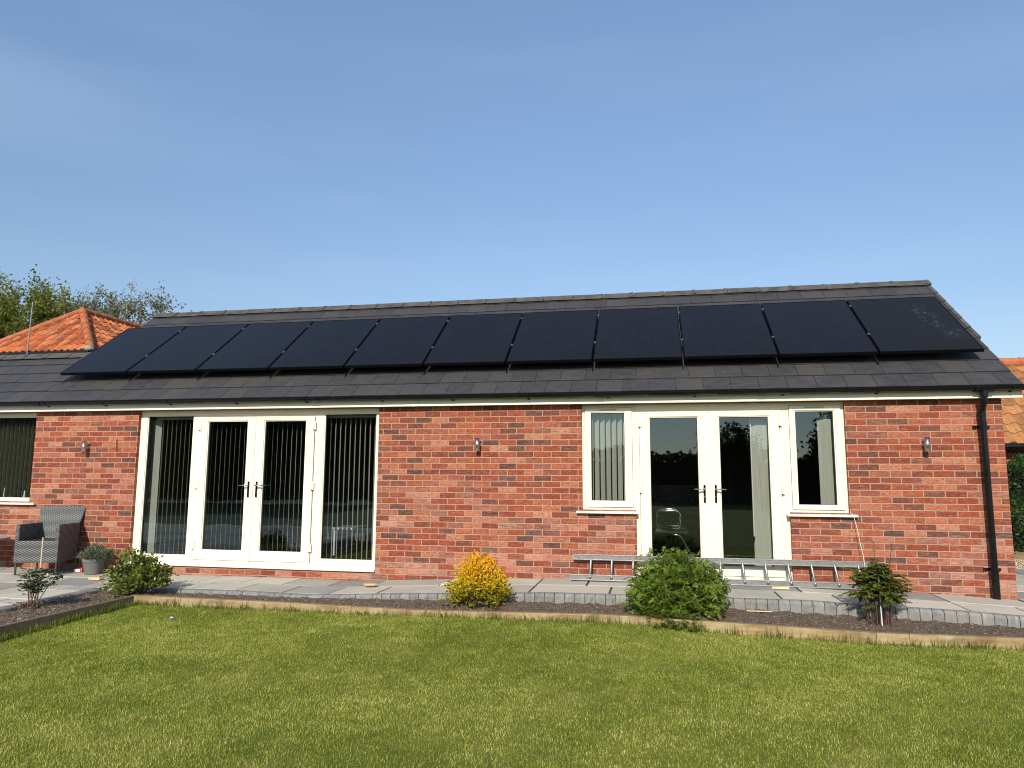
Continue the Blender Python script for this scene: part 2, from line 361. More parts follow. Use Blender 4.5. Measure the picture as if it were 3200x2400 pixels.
y = -1.66 - 5.0*rng.uniform(0, 1, N)**1.05; x = rng.uniform(-5.74, 5.2, N)
L = np.clip(rng.normal(.0135, .005, N), .004, .030); W = rng.uniform(.0016, .0032, N)
blades('lawn_grass', x, y, L, W, 1.25, GR, 'short sunlit green and straw lawn in front of the timber edging')
GR2 = leaf_mat('long_grass', [(0, (.06,.095,.012)), (.4, (.13,.18,.025)), (.75, (.26,.26,.06)), (1, (.45,.38,.16))], .4)
N = 3400; cl = rng.uniform(-5.7, 5, 150); ci = rng.integers(0, 150, N); x = np.where(rng.uniform(0, 1, N) < .6, cl[ci] + rng.normal(0, .06, N), rng.uniform(-5.7, 5, N)); x = np.clip(x, -5.7, 5)
k = np.isin(ci % 9, (0, 1)); y = -1.652 - rng.uniform(0, .05, N)
blades('edge_grass', x, y, np.where(k, rng.uniform(.05, .13, N), rng.uniform(.02, .065, N)), rng.uniform(.003, .006, N), .75, GR2, 'longer unmown grass blades along the foot of the timber edging')
N = 2600; x = -5.742 + rng.uniform(0, .06, N); y = rng.uniform(-5.5, -1.66, N)
blades('edge_grass', x, y, rng.uniform(.02, .09, N), rng.uniform(.003, .006, N), .75, GR2, 'longer unmown grass along the foot of the shaded left board')

# ---------------- soil bed ----------------
t = NT('soil'); P = t.pos(); n = t.noise(P, 30, 6, .75); c = t.ramp(n, [(.3, (.060,.043,.032)), (.5, (.13,.097,.073)), (.7, (.21,.165,.13)), (.85, (.32,.26,.21))]); t.bump(n, 1.0, .03); SOIL = t.fin(c, .95, 0, .1)
KS = [(-6.5,-.025),(-4,-.025),(-2.4,.01),(-1,.035),(.8,.043),(2,.018),(3.4,-.025),(6,-.06)]
def sheet(name, x0, x1, y0, y1, zf, dx, mat, amp=.012):
    xs = np.arange(x0, x1+dx, dx); ys = np.arange(y0, y1+dx*.8, dx); X, Y = np.meshgrid(xs, ys)
    Z = np.vectorize(zf)(X, Y) + rng.normal(0, amp, X.shape)*.6 + amp*np.sin(X*23)*np.cos(Y*29)
    nx, ny = len(xs), len(ys); idx = np.arange(nx*ny).reshape(ny, nx)
    F = np.stack([idx[:-1,:-1], idx[:-1,1:], idx[1:,1:], idx[1:,:-1]], -1).reshape(-1, 4)
    o = fmesh(name, np.stack([X, Y, Z], -1).reshape(-1, 3), F, mat); return tag(o, kind='structure')
soilz = lambda x, y: (lambda k: interp(x, KS)*k + (tz(x)-.03)*(1-k))(min(1, max(0, (y+1.58)/.36)))
sheet('soil_bed', -5.8, 6.2, -1.6, -1.19, soilz, .022, SOIL, .008)
lsoil = lambda x, y: -.035
sheet('soil_bed', -6.6, -5.78, -8, -1.19, lsoil, .025, SOIL, .01)
# stones in the bed
t = NT('pebble'); c = t.ramp(t.attr(), [(0, (.08,.06,.045)), (.5, (.16,.125,.095)), (.82, (.28,.23,.18)), (1, (.60,.56,.48))]); PEB = t.fin(c, .8)
def pebbles(name, pts, size, mat, label, kind='stuff', cat='stones'):
    n = len(pts); T = np.array([(1,0,0),(0,1,0),(-1,0,0),(0,-1,0),(0,0,1),(0,0,-1)], float)
    TF = np.array([(0,1,4),(1,2,4),(2,3,4),(3,0,4),(1,0,5),(2,1,5),(3,2,5),(0,3,5)])
    s = size[:,None,None]*rng.uniform(.5, 1.2, (n, 6, 1)); V = T[None]*s*np.array([1, 1, .6]); a = rng.uniform(0, 6.28, n); ca, sa = np.cos(a)[:,None], np.sin(a)[:,None]
    V = np.stack([V[...,0]*ca - V[...,1]*sa, V[...,0]*sa + V[...,1]*ca, V[...,2]], -1) + pts[:,None]
    F = (TF[None] + (np.arange(n)*6)[:,None,None]).reshape(-1, 3)
    o = fmesh(name, V.reshape(-1, 3), F, mat, col=np.repeat(rng.uniform(0, 1, n)**1.6, 6)); return tag(o, label, cat, kind=kind)
n = 3600; x = rng.uniform(-5.75, 4.2, n); y = rng.uniform(-1.56, -1.22, n); z = np.array([soilz(a, b) for a, b in zip(x, y)])
pebbles('soil_stones', np.stack([x, y, z+.004], -1), rng.uniform(.003, .009, n)*np.where(rng.uniform(0, 1, n) < .04, 1.9, 1), PEB, 'small pale stones and crumbs scattered over the soil bed below the kerb')
n = 2600; x = rng.uniform(-6.42, -5.84, n); y = rng.uniform(-4.5, -1.25, n)
pebbles('soil_stones', np.stack([x, y, np.full(n, -.03)], -1), rng.uniform(.004, .012, n)*np.where(rng.uniform(0, 1, n) < .03, 1.8, 1), PEB, 'small stones and bark on the soil strip behind the left board')

# ---------------- timber edging boards (things) ----------------
joints = [-5.81, -4.15, -3.15, -.57, 1.99, 2.27, 4.9]
BL = ['honey coloured timber edging board from the lawn corner to the slanting joint', 'short darker timber edging board left of the yellow shrub', 'long grey and brown timber edging board below the yellow shrub',
      'long pale weathered timber edging board below the big green plant', 'very short timber edging piece in front of the fern leaved shrub', 'pale timber edging board at the right end of the lawn']
for i in range(6):
    a, b = joints[i]+.002, joints[i+1]-.002
    e = MB(); ns = 8; c0 = ((a+b)/2, -1.625, 0)
    for k in range(ns):
        xa, xb = a+(b-a)*k/ns, a+(b-a)*(k+1)/ns; p = []
        za, zb = tz(xa), tz(xb)
        lo = -.30
        p = [(xa,-1.65,lo),(xb,-1.65,lo),(xb,-1.598,lo),(xa,-1.598,lo),(xa,-1.65,za),(xb,-1.65,zb),(xb,-1.598,zb+.002),(xa,-1.598,za+.002)]
        e.hexa([(q[0]-c0[0], q[1]-c0[1], q[2]) for q in p])
    tag(e.build('edging_board', WOOD, loc=c0), BL[i], 'timber board', 'timber boards edging the lawn')
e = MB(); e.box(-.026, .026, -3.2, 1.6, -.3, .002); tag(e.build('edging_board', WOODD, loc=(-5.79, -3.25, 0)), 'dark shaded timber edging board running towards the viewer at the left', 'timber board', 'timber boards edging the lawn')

# ---------------- patio slabs ----------------
def slabs(name, regions, zf, mat):
    V, F, C = [], [], []
    for (x0, x1, y0, y1, cell, seed) in regions:
        rr = random.Random(seed); nx = int(round((x1-x0)/cell)); ny = max(1, int(round((y1-y0)/cell))); cx, cy = (x1-x0)/nx, (y1-y0)/ny
        occ = [[0]*ny for _ in range(nx)]
        for i in range(nx):
            for j in range(ny):
                if occ[i][j]: continue
                opts = [(3,2),(2,2),(2,2),(2,1),(1,2),(1,1)]; rr.shuffle(opts); opts.sort(key=lambda o: -min(4, o[0]*o[1])*rr.uniform(.12, 1))
                for (a, b) in opts:
                    if i+a <= nx and j+b <= ny and all(not occ[i+p][j+q] for p in range(a) for q in range(b)): break
                else: a = b = 1
                for p in range(a):
                    for q in range(b): occ[i+p][j+q] = 1
                g = .0105; xa, xb, ya, yb = x0+i*cx+g, x0+(i+a)*cx-g, y0+j*cy+g, y0+(j+b)*cy-g
                k0 = len(V); dz = rr.uniform(-.002, .003); bev = .006
                for (zz, s) in ((-.05, 0), (-.006, 0), (0, bev)):
                    for (px, py) in ((xa+s, ya+s), (xb-s, ya+s), (xb-s, yb-s), (xa+s, yb-s)): V.append((px, py, zf(px)+zz+dz))
                for l in range(2):
                    for e_ in range(4): F.append((k0+l*4+e_, k0+l*4+(e_+1) % 4, k0+(l+1)*4+(e_+1) % 4, k0+(l+1)*4+e_))
                F.append((k0+8, k0+9, k0+10, k0+11)); C += [rr.random()]*12
    return tag(fmesh(name, np.array(V), np.array(F), mat, col=np.array(C)), kind='structure')
slabs('patio', [(-6.6, 3.9, -1.09, -.004, .29, 4), (-13.8, -6.6, -1.2, -.004, .30, 9), (-13.8, -6.62, -8.4, -1.2, .30, 12), (3.93, 9.0, -1.09, 3.4, .30, 21)], hz, STONE)
t = NT('joint_sand'); c = t.ramp(t.noise(t.pos(), 50, 4), [(.3, (.016,.014,.011)), (.7, (.05,.042,.033))]); JOINT = t.fin(c, .95)
def strip(name, x0, x1, y0, y1, dz, mat, zf=hz, n=60, skirt=True):
    m = MB()
    for k in range(n):
        a, b = x0+(x1-x0)*k/n, x0+(x1-x0)*(k+1)/n
        m.quad((a,y0,zf(a)+dz),(b,y0,zf(b)+dz),(b,y1,zf(b)+dz),(a,y1,zf(a)+dz))
        if skirt: m.quad((a,y0,-.4),(b,y0,-.4),(b,y0,zf(b)+dz),(a,y0,zf(a)+dz))
    return tag(m.build(name, mat), kind='structure')
strip('patio_joints', -6.6, 3.92, -1.1, -.002, -.012, JOINT); strip('patio_joints', -13.8, -6.6, -8.4, -.002, -.012, JOINT); strip('patio_joints', 3.92, 9, -1.1, 3.4, -.012, JOINT)

# ---------------- kerb of small blocks ----------------
m = MB(); V, F, C = [], [], []
def kerb_block(p0, p1, z0, z1, wid, nrm):   # along edge p0->p1, outward nrm (front)
    prof = [(0, -.18), (0, -.028), (.006, -.012), (.016, -.003), (.03, 0), (wid, 0), (wid, -.18)]
    k0 = len(V); r_ = random.random()
    for (p, z) in ((p0, z0), (p1, z1)):
        for (d_, h) in prof: V.append((p[0]-nrm[0]*d_, p[1]-nrm[1]*d_, z+h)); C.append(r_)
    n = len(prof)
    for i in range(n-1): F.append((k0+i, k0+n+i, k0+n+i+1, k0+i+1))
    caps.append((k0, n))
caps = []
x = -6.5
while x < 8.5:
    L_ = (.108 if x > -3.2 else .20); g = .003
    kerb_block((x+g, -1.2), (x+L_-g, -1.2), hz(x)+.002, hz(x+L_)+.002, .105, (0, -1)); x += L_
y = -1.3
while y > -8: kerb_block((-6.5, y-.2+.003), (-6.5, y-.003), 0.002+hz(-6.5), .002+hz(-6.5), .11, (1, 0)); y -= .2
o = fmesh('kerb', np.array(V), np.array(F), KERBM, col=np.array(C), smooth=False); tag(o, kind='structure')
m = MB(); m.box(-6.6, 9, -1.19, -1.095, -.35, -.02)
for k in range(60):
    a, b = -6.6+15.5*k/60, -6.6+15.5*(k+1)/60; m.quad((a,-1.192,hz(a)-.02),(b,-1.192,hz(b)-.02),(b,-1.09,hz(b)-.02),(a,-1.09,hz(a)-.02)); m.quad((a,-1.192,-.3),(b,-1.192,-.3),(b,-1.192,hz(b)-.02),(a,-1.192,hz(a)-.02))
tag(m.build('kerb_bed', JOINT), kind='structure')

# ---------------- gravel beyond right gable ----------------
t = NT('gravel_base'); c = t.ramp(t.noise(t.pos(), 60, 5, .7), [(.3, (.16,.12,.07)), (.6, (.42,.34,.22))]); t.bump(t.noise(t.pos(), 80, 3), 1, .02); GRAV = t.fin(c, .9)
m = MB(); m.quad((4,3.42,-.1),(14,3.42,-.1),(14,6,-.06),(4,6,-.06)); tag(m.build('gravel', GRAV), kind='structure')
n = 9000; x = rng.uniform(4.4, 7.6, n); y = rng.uniform(3.45, 5.6, n)
t = NT('gravel_stone'); c = t.ramp(t.attr(), [(0, (.26,.19,.11)), (.5, (.50,.40,.26)), (1, (.72,.64,.48))]); GST = t.fin(c, .8)
pebbles('gravel_stones', np.stack([x, y, -.085+(y-3.4)*.015], -1), rng.uniform(.008, .02, n), GST, 'pale yellow gravel beside the far hedge')
# ---------------- the brick house ----------------
house = empty('brick_house', (0, 0, 0), 'single storey red brick house with dark slate roof and cream door frames', 'house')
WX = [-14.5, -10.72, -8.92, -7.2, -3.56, -.86, -.2, 1.585, 2.235, 3.9]; WZ = [-.35, .125, .14, .955, 2.262, 2.33]
def solid(i, j):
    if j == 4 or i in (0, 2, 4, 8): return True
    lowest = {1: 3, 3: 2, 5: 3, 6: 1, 7: 3}[i]
    return j < lowest
MB().lattice(WX, WZ, solid, 0, .102).build('wall', BRICK, house)
T36 = math.tan(R(36)); C36, S36 = math.cos(R(36)), math.sin(R(36))
def RP(x, s, h=0): return (x, -.21 + C36*s - S36*h, 2.392 + S36*s + C36*h)
zr = lambda y: 2.392 + T36*(y+.21)
m = MB()
for xg, top in ((3.9, 1), (3.78, 0)):
    P_ = [(xg,.103,-.35),(xg,4.87,-.35),(xg,4.87,2.36),(xg,2.38,zr(2.38)-.05),(xg,.103,zr(.103)-.05)]
    m.poly(P_ if top else P_[::-1])
m.quad((3.9,4.87,-.35),(-14.5,4.87,-.35),(-14.5,4.87,2.4),(3.9,4.87,2.4))
m.poly([(-8.9,1.0,3.0),(-8.9,2.38,zr(2.38)-.05),(-8.9,3.8,3.0)])
m.build('gable_wall', BRICK, house)
# roof: real overlapping slates
def slates(rows, x0, x1, name):
    V, F, C = [], [], []
    for i, (s0, e) in enumerate(rows):
        ph = .309 + (.16125 if i % 2 else 0); n0 = math.floor((x0-ph)/.3225)
        for k in range(n0, n0+int((x1-x0)/.3225)+2):
            a, b = max(x0, ph+k*.3225+.0025), min(x1, ph+(k+1)*.3225-.0025)
            if b - a < .02: continue
            j = [random.uniform(-.0018, .0018) for _ in range(3)]; ds = random.uniform(-.004, .004); k0 = len(V); r_ = random.random()
            top = s0+e+.05
            for (x, s, h) in ((a,s0+ds,-.011+j[0]),(b,s0+ds,-.011+j[1]),(b,top,-.026),(a,top,-.026),(a,s0+ds,-.001+j[0]),(b,s0+ds,-.001+j[1]),(b,top,-.016),(a,top,-.016)):
                V.append(RP(x, s, h)); C.append(r_)
            for f in ((3,2,1,0),(4,5,6,7),(0,1,5,4),(1,2,6,5),(2,3,7,6),(3,0,4,7)): F.append(tuple(k0+q for q in f))
    return V, F, C
rows = [(.03,.31)] + [(.34+.30*i,.30) for i in range(9)] + [(3.04,.14)]
V1, F1, C1 = slates(rows[:5], -14.5, 4.055, ''); V2, F2, C2 = slates(rows[5:], -8.88, 4.055, '')
n1 = len(V1); roof = fmesh('roof', np.array(V1+V2), np.array(F1+[tuple(q+n1 for q in f) for f in F2]), SLATE, house, col=np.array(C1+C2))
m = MB()
for (xa, xb, st) in ((-14.5, -8.9, 1.60), (-8.9, 4.04, 3.2)):
    m.quad(RP(xa,.02,-.028),RP(xb,.02,-.028),RP(xb,st,-.028),RP(xa,st,-.028)); yr = RP(0,st)[1]; zt = RP(0,st)[2]-.03
    m.quad((xb,yr,zt),(xb,2*yr+.21,2.36),(xa,2*yr+.21,2.36),(xa,yr,zt))
m.box(-14.5,4.04,-.09,.0,2.335,2.40); m.build('roof_deck', DECK, roof)
# ridge tiles
def ridge(x0, x1, s, name, L=.482, r=RIDGE):
    m = MB(); x = x1; zt = RP(0,s)[2]; yt = RP(0,s)[1]
    while x > x0+.05:
        a = max(x0, x-L)
        for (p, q, lift) in ((a+.004, x-.004, 0), (x-.052, x-.004, .006)):
            prof = [(-.135,-.090),(-.125,-.078),(-.035,-.006),(-.012,.012),(.012,.012),(.035,-.006),(.125,-.078),(.135,-.09)]
            k0 = len(m.v); n = len(prof); j = random.uniform(-.003,.003)
            for xx in (p, q):
                for (dy, dz) in prof: m.v.append((xx, yt+dy*(1+lift*3), zt+.012+dz+lift+j))
            for i in range(n-1): m.f.append((k0+i, k0+n+i, k0+n+i+1, k0+i+1))
            m.f.append(tuple(k0+i for i in range(n))); m.f.append(tuple(k0+n+i for i in reversed(range(n))))
        x -= L
    return m.build(name, RIDGE, roof)
ridge(-8.93, 4.10, 3.20, 'ridge_tiles'); ridge(-14.5, -8.95, 1.60, 'ridge_tiles', .43)
m = MB()
for i, (s0, e) in enumerate(rows):
    a, b = s0+.01, s0+e-.012; p = []
    for (x, s, h) in ((4.035,a,-.055),(4.085,a,-.055),(4.085,b,-.065),(4.035,b,-.065),(4.035,a,.005),(4.085,a,.005),(4.085,b,-.002),(4.035,b,-.002)): p.append(RP(x,s,h))
    if i < 4: continue
    m.hexa(p)
m.build('verge_tiles', RIDGE, roof)
m = MB(); p = [RP(x,s,h) for (x,s,h) in ((4.0,0.02,-.06),(4.05,0.02,-.06),(4.05,3.15,-.06),(4.0,3.15,-.06),(4.0,0.02,-.025),(4.05,.02,-.025),(4.05,3.15,-.025),(4.0,3.15,-.025))]; m.hexa(p); m.build('barge_board', FASCIA, house)
# fascia, soffit
MB().box(-14.5, 4.075, -.10, -.082, 2.264, 2.37).build('fascia', FASCIA, house, bevel=.002)
for x in (-8.3, -5.9, -3.05, -1.0, 1.54, 3.2): MB().box(x-.015, x+.015, -.1025, -.1, 2.262, 2.33).build('fascia_joint', FASCIA, house)
MB().box(-14.5, 4.07, -.08, .0-.001, 2.268, 2.278).build('soffit', FASCIA, house)
# gutter
def arc(m, x0, x1, cy, cz, ro, ri, n=12, a0=PI, a1=2*PI):
    k0 = len(m.v)
    for x in (x0, x1):
        for r_ in (ro, ri):
            for i in range(n+1):
                a = a0+(a1-a0)*i/n; m.v.append((x, cy+r_*math.cos(a), cz+r_*math.sin(a)))
    n1 = n+1
    for i in range(n):
        m.f.append((k0+i, k0+2*n1+i, k0+2*n1+i+1, k0+i+1)); m.f.append((k0+n1+i+1, k0+3*n1+i+1, k0+3*n1+i, k0+n1+i))
        m.f.append((k0+i+1, k0+n1+i+1, k0+n1+i, k0+i)); m.f.append((k0+2*n1+i, k0+3*n1+i, k0+3*n1+i+1, k0+2*n1+i+1))
    for e in (0, n): m.f.append((k0+e, k0+n1+e, k0+3*n1+e, k0+2*n1+e))
GY, GZ = -.158, 2.396
m = MB(); arc(m, -14.5, 4.14, GY, GZ, .056, .052); m.tube([(-14.5,GY-.056,GZ),(4.14,GY-.056,GZ)], .005, 6); m.tube([(-14.5,GY-.028,GZ-.048),(4.14,GY-.028,GZ-.048)], .0035, 6)
gut = m.build('gutter', BLACKP, house, smooth=False)
for x in (-9.6,-8.62,-7.66,-6.615,-5.59,-4.547,-3.479,-2.512,-1.517,-.517,.524,1.539,2.566,3.95):
    m = MB(); arc(m, x-.014, x+.014, GY, GZ+.002, .063, .057); m.box(x-.014,x+.014,-.1035,-.1005,2.325,2.40); m.box(x-.012,x+.012,GY+.028,-.102,2.330,2.345); m.build('gutter_bracket', BLACKP, gut)
for x in (-8.75, -4.42, -.62, 1.3):
    m = MB(); arc(m, x-.055, x+.055, GY, GZ, .062, .0565); m.build('gutter_union', BLACKP, gut)
# downpipe
m = MB(); PX, PY = 3.665, -.072
arc(m, PX-.10, PX+.10, GY, GZ, .068, .0565); m.tube([(PX,GY,2.345),(PX,GY,2.27)], .040, 14); m.tube([(PX,GY,2.28),(PX,GY,2.245),(PX,GY+.02,2.215),(PX,PY-.02,2.15),(PX,PY,2.11),(PX,PY,1.95)], .034, 14)
m.tube([(PX,PY,2.12),(PX,PY,2.06)], .038, 14); m.tube([(PX,PY,2.06),(PX,PY,.055)], .0345, 16); m.tube([(PX,PY,1.99),(PX,PY,1.93)], .0395, 14); m.tube([(PX,PY,.36),(PX,PY,.05)], .038, 16)
pipe = m.build('downpipe', BLACKP, house, smooth=False)
for z in (1.945, .37):
    m = MB(); m.tube([(PX,PY,z-.014),(PX,PY,z+.014)], .0425, 14); m.box(PX-.085,PX+.085,-.012,-.001,z-.014,z+.014); m.box(PX-.085,PX-.045,-.03,-.012,z-.012,z+.012); m.box(PX+.045,PX+.085,-.03,-.012,z-.012,z+.012); m.build('pipe_clip', BLACKP, pipe)

# ---------------- frames, doors, panes ----------------
GASK = plain('gasket', (.03,.03,.03), .6)
def pane(parent, x0, x1, z0, z1, y):
    m = MB(); m.quad((x0-.008,y,z0-.008),(x1+.008,y,z0-.008),(x1+.008,y,z1+.008),(x0-.008,y,z1+.008)); return m.build('pane', GLASS, parent)
def ring(m, o, i, y0, y1):  # outer (x0,x1,z0,z1), inner
    m.lattice([o[0], i[0], i[1], o[1]], [o[2], i[2], i[3], o[3]], lambda a, b: not (a == 1 and b == 1), y0, y1)
def bead(m, i, y0, y1, t_=.012):
    ring(m, i, (i[0]+t_, i[1]-t_, i[2]+t_, i[3]-t_), y0, y1)
def sill(x0, x1, z0, z1, y0, y1, parent):
    m = MB(); m.hexa([(x0,y0,z0),(x1,y0,z0),(x1,y1,z0),(x0,y1,z0),(x0,y0,z1-.006),(x1,y0,z1-.006),(x1,y1,z1),(x0,y1,z1)]); return m.build('sill', UPVC, parent, bevel=.002)
def handle(parent, x, z, s, y):
    m = MB(); k = 12
    pts = [(x+.0135*math.cos(a), z+(.095 if math.sin(a) >= 0 else -.095)+.0135*math.sin(a)) for a in [2*PI*i/k+.001 for i in range(k)]]
    n0 = len(m.v)
    for yy in (y, y-.011):
        for (px, pz) in pts: m.v.append((px, yy, pz))
    for i in range(k): m.f.append((n0+i, n0+(i+1) % k, n0+k+(i+1) % k, n0+k+i))
    m.f.append(tuple(n0+k+i for i in range(k)))
    b = m.build('handle', BLACKP, parent)
    m = MB(); m.tube([(x,y-.011,z+.055),(x,y-.05,z+.055)], .009, 10); m.tube([(x-s*.004,y-.05,z+.055),(x+s*.03,y-.055,z+.055),(x+s*.118,y-.05,z+.052)], [.010,.0085,.0075], 10)
    m.build('lever', CHROME, parent, smooth=True)
    MB().tube([(x,y-.012,z-.035),(x,y-.017,z-.035)], .011, 12).build('keyhole', CHROME, parent)
def hinge(parent, x, z, y, s=1):
    m = MB(); m.box(x-.004,x+.028*s if s > 0 else x+.004, y-.014,y,z-.055,z+.055) if s > 0 else m.box(x-.028,x+.004,y-.014,y,z-.055,z+.055)
    m.tube([(x,y-.012,z-.05),(x,y-.012,z+.055)], .0115, 10)
    m.build('hinge', UPVC, parent, bevel=.003)
    m = MB(); m.tube([(x,y-.012,z-.062),(x,y-.012,z-.0505)], .009, 8); m.build('hinge', BLACKP, parent)['label'] = 'dark hinge pin end'
def door(x0, x1, g, hx, hs, hgx):
    m = MB(); ring(m, (x0, x1, .205, 2.147), g, .034, .10)
    d = m.build('glazed_door', UPVC, house, bevel=.004)
    m2 = MB(); bead(m2, g, .045, .062); m2.build('glazing_bead', UPVC, d, bevel=.003)
    m2 = MB(); gi = (g[0]+.010, g[1]-.010, g[2]+.010, g[3]-.010); ring(m2, gi, (gi[0]+.006, gi[1]-.006, gi[2]+.006, gi[3]-.006), .060, .066); m2.build('gasket', GASK, d)
    pane(d, *g, .070); handle(d, hx, 1.165, hs, .034)
    for z in (2.03, 1.22, .40): hinge(d, hgx, z, .034, -1 if hs > 0 and False else 1)
    return d
# wide opening: fixed light, pair of doors, fixed light
m = MB()
xs_ = [-7.2, -7.09, -6.355, -6.245, -4.495, -4.362, -3.61, -3.56]; zs_ = [.158, .25, 2.195, 2.262]
m.lattice(xs_, zs_, lambda i, j: not (i in (1, 5) and j == 1) and not (i == 3 and j in (0, 1)), .05, .102)
m.lattice([-6.245, -4.495], [.158, .203], lambda i, j: True, .052, .1); m.lattice([-6.245, -4.495], [2.150, 2.195], lambda i, j: True, .052, .1)
fr = m.build('door_frame', UPVC, house, bevel=.004)
for g in ((-7.09, -6.355, .25, 2.195), (-4.362, -3.61, .25, 2.195)):
    m = MB(); bead(m, g, .060, .076); m.build('glazing_bead', UPVC, fr, bevel=.003)
    m = MB(); gi = (g[0]+.010, g[1]-.010, g[2]+.010, g[3]-.010); ring(m, gi, (gi[0]+.006, gi[1]-.006, gi[2]+.006, gi[3]-.006), .074, .080); m.build('gasket', GASK, fr)
    pane(fr, *g, .084)
sill(-7.255, -3.555, .122, .156, -.035, .10, fr)
MB().box(-7.2,-3.56,.02,.06,.132,.1575).build('sill', UPVC, fr)
door(-6.238, -5.386, (-6.117, -5.497, .330, 2.110), -5.440, -1, -6.238); door(-5.378, -4.502, (-5.250, -4.622, .330, 2.110), -5.318, 1, -4.502)
MB().box(-5.392,-5.372,.022,.034,.21,2.14).build('door_bead', UPVC, fr)
# right group: side window, pair of doors, side window
m = MB(); m.lattice([-.2, -.15, 1.508, 1.585], [.125, .20, 2.150, 2.262], lambda i, j: not (i == 1 and j == 1), .05, .102)
fr2 = m.build('door_frame', UPVC, house, bevel=.004)
MB().box(-.21,1.60,-.02,.05,.118,.15).build('threshold', UPVC, fr2)
door(-.147, .677, (-.030, .565, .307, 2.102), .617, -1, -.148); door(.683, 1.505, (.802, 1.392, .307, 2.102), .748, 1, 1.507)
MB().box(.670,.690,.022,.034,.21,2.14).build('door_bead', UPVC, fr2)
def window(x0, x1, g, s0, s1, z0=.955, y=.05, sash=True, sl=None, vent=True):
    m = MB(); so_ = (x0+.034, x1-.034, z0+.032, 2.222) if sash else g
    ring(m, (x0, x1, z0, 2.262), so_, y, .102)
    wd = m.build('window', UPVC, house, bevel=.004)
    if sash:
        m = MB(); ring(m, (so_[0]+.003, so_[1]-.003, so_[2]+.003, so_[3]-.003), g, y-.016, y+.045); m.build('sash', UPVC, wd, bevel=.004)
    m = MB(); yy = y-.016 if sash else y; bead(m, g, yy+.011, yy+.028); m.build('glazing_bead', UPVC, wd, bevel=.003)
    m = MB(); gi = (g[0]+.010, g[1]-.010, g[2]+.010, g[3]-.010); ring(m, gi, (gi[0]+.006, gi[1]-.006, gi[2]+.006, gi[3]-.006), yy+.026, yy+.032); m.build('gasket', GASK, wd)
    pane(wd, *g, yy+.036)
    if vent:
        c = (g[0]+g[1])/2; MB().box(c-.11, c+.11, y-.024, y-.0165, 2.192, 2.202).build('trickle_vent', plain('vent_grey', (.35,.34,.30), .5), wd)
    sill(s0, s1, z0-.04, z0-.008, -.055, .10, wd)
    return wd
window(-.86, -.2005, (-.758, -.318, 1.056, 2.170), -.93, -.176)
window(1.5855, 2.235, (1.680, 2.128, 1.036, 2.160), 1.543, 2.31)
window(-10.72, -8.92, (-10.64, -8.985, 1.0, 2.205), -10.8, -8.79, y=.066, sash=False, vent=False)

# ---------------- rooms behind the glass ----------------
m = MB(); X0, X1, Y0_, Y1_ = -14.3, 3.76, .104, 4.8
m.quad((X0,Y1_,.1),(X0,Y1_,2.3),(X1,Y1_,2.3),(X1,Y1_,.1)); m.quad((X1,Y0_,.1),(X1,Y1_,.1),(X1,Y1_,2.3),(X1,Y0_,2.3)); m.quad((X0,Y0_,.1),(X0,Y0_,2.3),(X0,Y1_,2.3),(X0,Y1_,.1))
m.box(-8.1,-8.0,.105,4.8,.1,2.3); m.box(-2.2,-2.1,.105,4.8,.1,2.3); m.build('room_wall', PLASTER, house)
m = MB(); m.quad((X0,Y0_,2.285),(X0,Y1_,2.285),(X1,Y1_,2.285),(X1,Y0_,2.285)); m.build('ceiling', PLASTER, house)
m = MB(); m.box(X0,X1,.104,Y1_,.0,.12); m.build('room_floor', CARPET, house)

# vertical blinds
t = NT('blind_fabric'); c = t.mix(t.mr(t.noise(t.vscale(t.obj(), (60,60,3)), 1, 2), .3, .7), (.50,.50,.45), (.62,.62,.57)); BLIND = t.fin(c, .9)
tr = t.n('BsdfTranslucent'); t.set(tr.inputs[0], t.mix(1, c, (1.0,.92,.72), 'MULTIPLY')); mx = t.n('MixShader'); mx.inputs[0].default_value = .25
t.t.links.new(t.b.outputs[0], mx.inputs[1]); t.t.links.new(tr.outputs[0], mx.inputs[2]); t.t.links.new(mx.outputs[0], t.out.inputs[0])
WHITE = plain('white_plastic', (.7,.7,.68), .4)
def blind(label, x0, x1, z0, z1, yc, ang, pitch=.0725, stack=None, stack_ang=80, sp=.018, W=.089, wob=1.0):
    e = empty('vertical_blind', ((x0+x1)/2, yc, z0), label, 'window blind'); ox = (x0+x1)/2
    m = MB(); xs__ = [(x, ang) for x in np.arange(x0, x1, pitch)] if pitch else []
    if stack: xs__ = [q for q in xs__ if not (stack[0]-.03 < q[0] < stack[1]+.03)] + [(x, stack_ang) for x in np.arange(stack[0], stack[1], sp)]
    for (x, a) in xs__:
        a = R(a+random.uniform(-wob, wob)); dx, dy = -math.sin(a)*W/2, math.cos(a)*W/2; nx_, ny_ = dy/W*2*.0006, -dx/W*2*.0006; q = []
        bow = .0016
        segs = [(-1, 0), (-.5, bow*.7), (0, bow), (.5, bow*.7), (1, 0)]
        for k in range(4):
            (u0_, b0), (u1_, b1) = segs[k], segs[k+1]; P4 = []
            for (uu, bb, sg) in ((u0_,b0,-1),(u1_,b1,-1),(u1_,b1,1),(u0_,b0,1)):
                P4.append((x-ox+dx*uu+(bb*math.cos(a)+sg*nx_), dy*uu+(bb*math.sin(a)+sg*ny_)))
            zt = z1-z0
            m.hexa([(p[0],p[1],0) for p in P4]+[(p[0],p[1],zt) for p in P4])
    m.build('slats', BLIND, e)
    MB().box(x0-.03-ox,x1+.03-ox,-.022,.022,z1-z0,z1-z0+.035).build('headrail', WHITE, e)
    return e
blind('long vertical blind of edge-on white slats behind the wide four pane door group', -7.03, -3.58, .19, 2.15, .22, 31, stack=(-7.29, -7.02), stack_ang=-50, sp=.05)
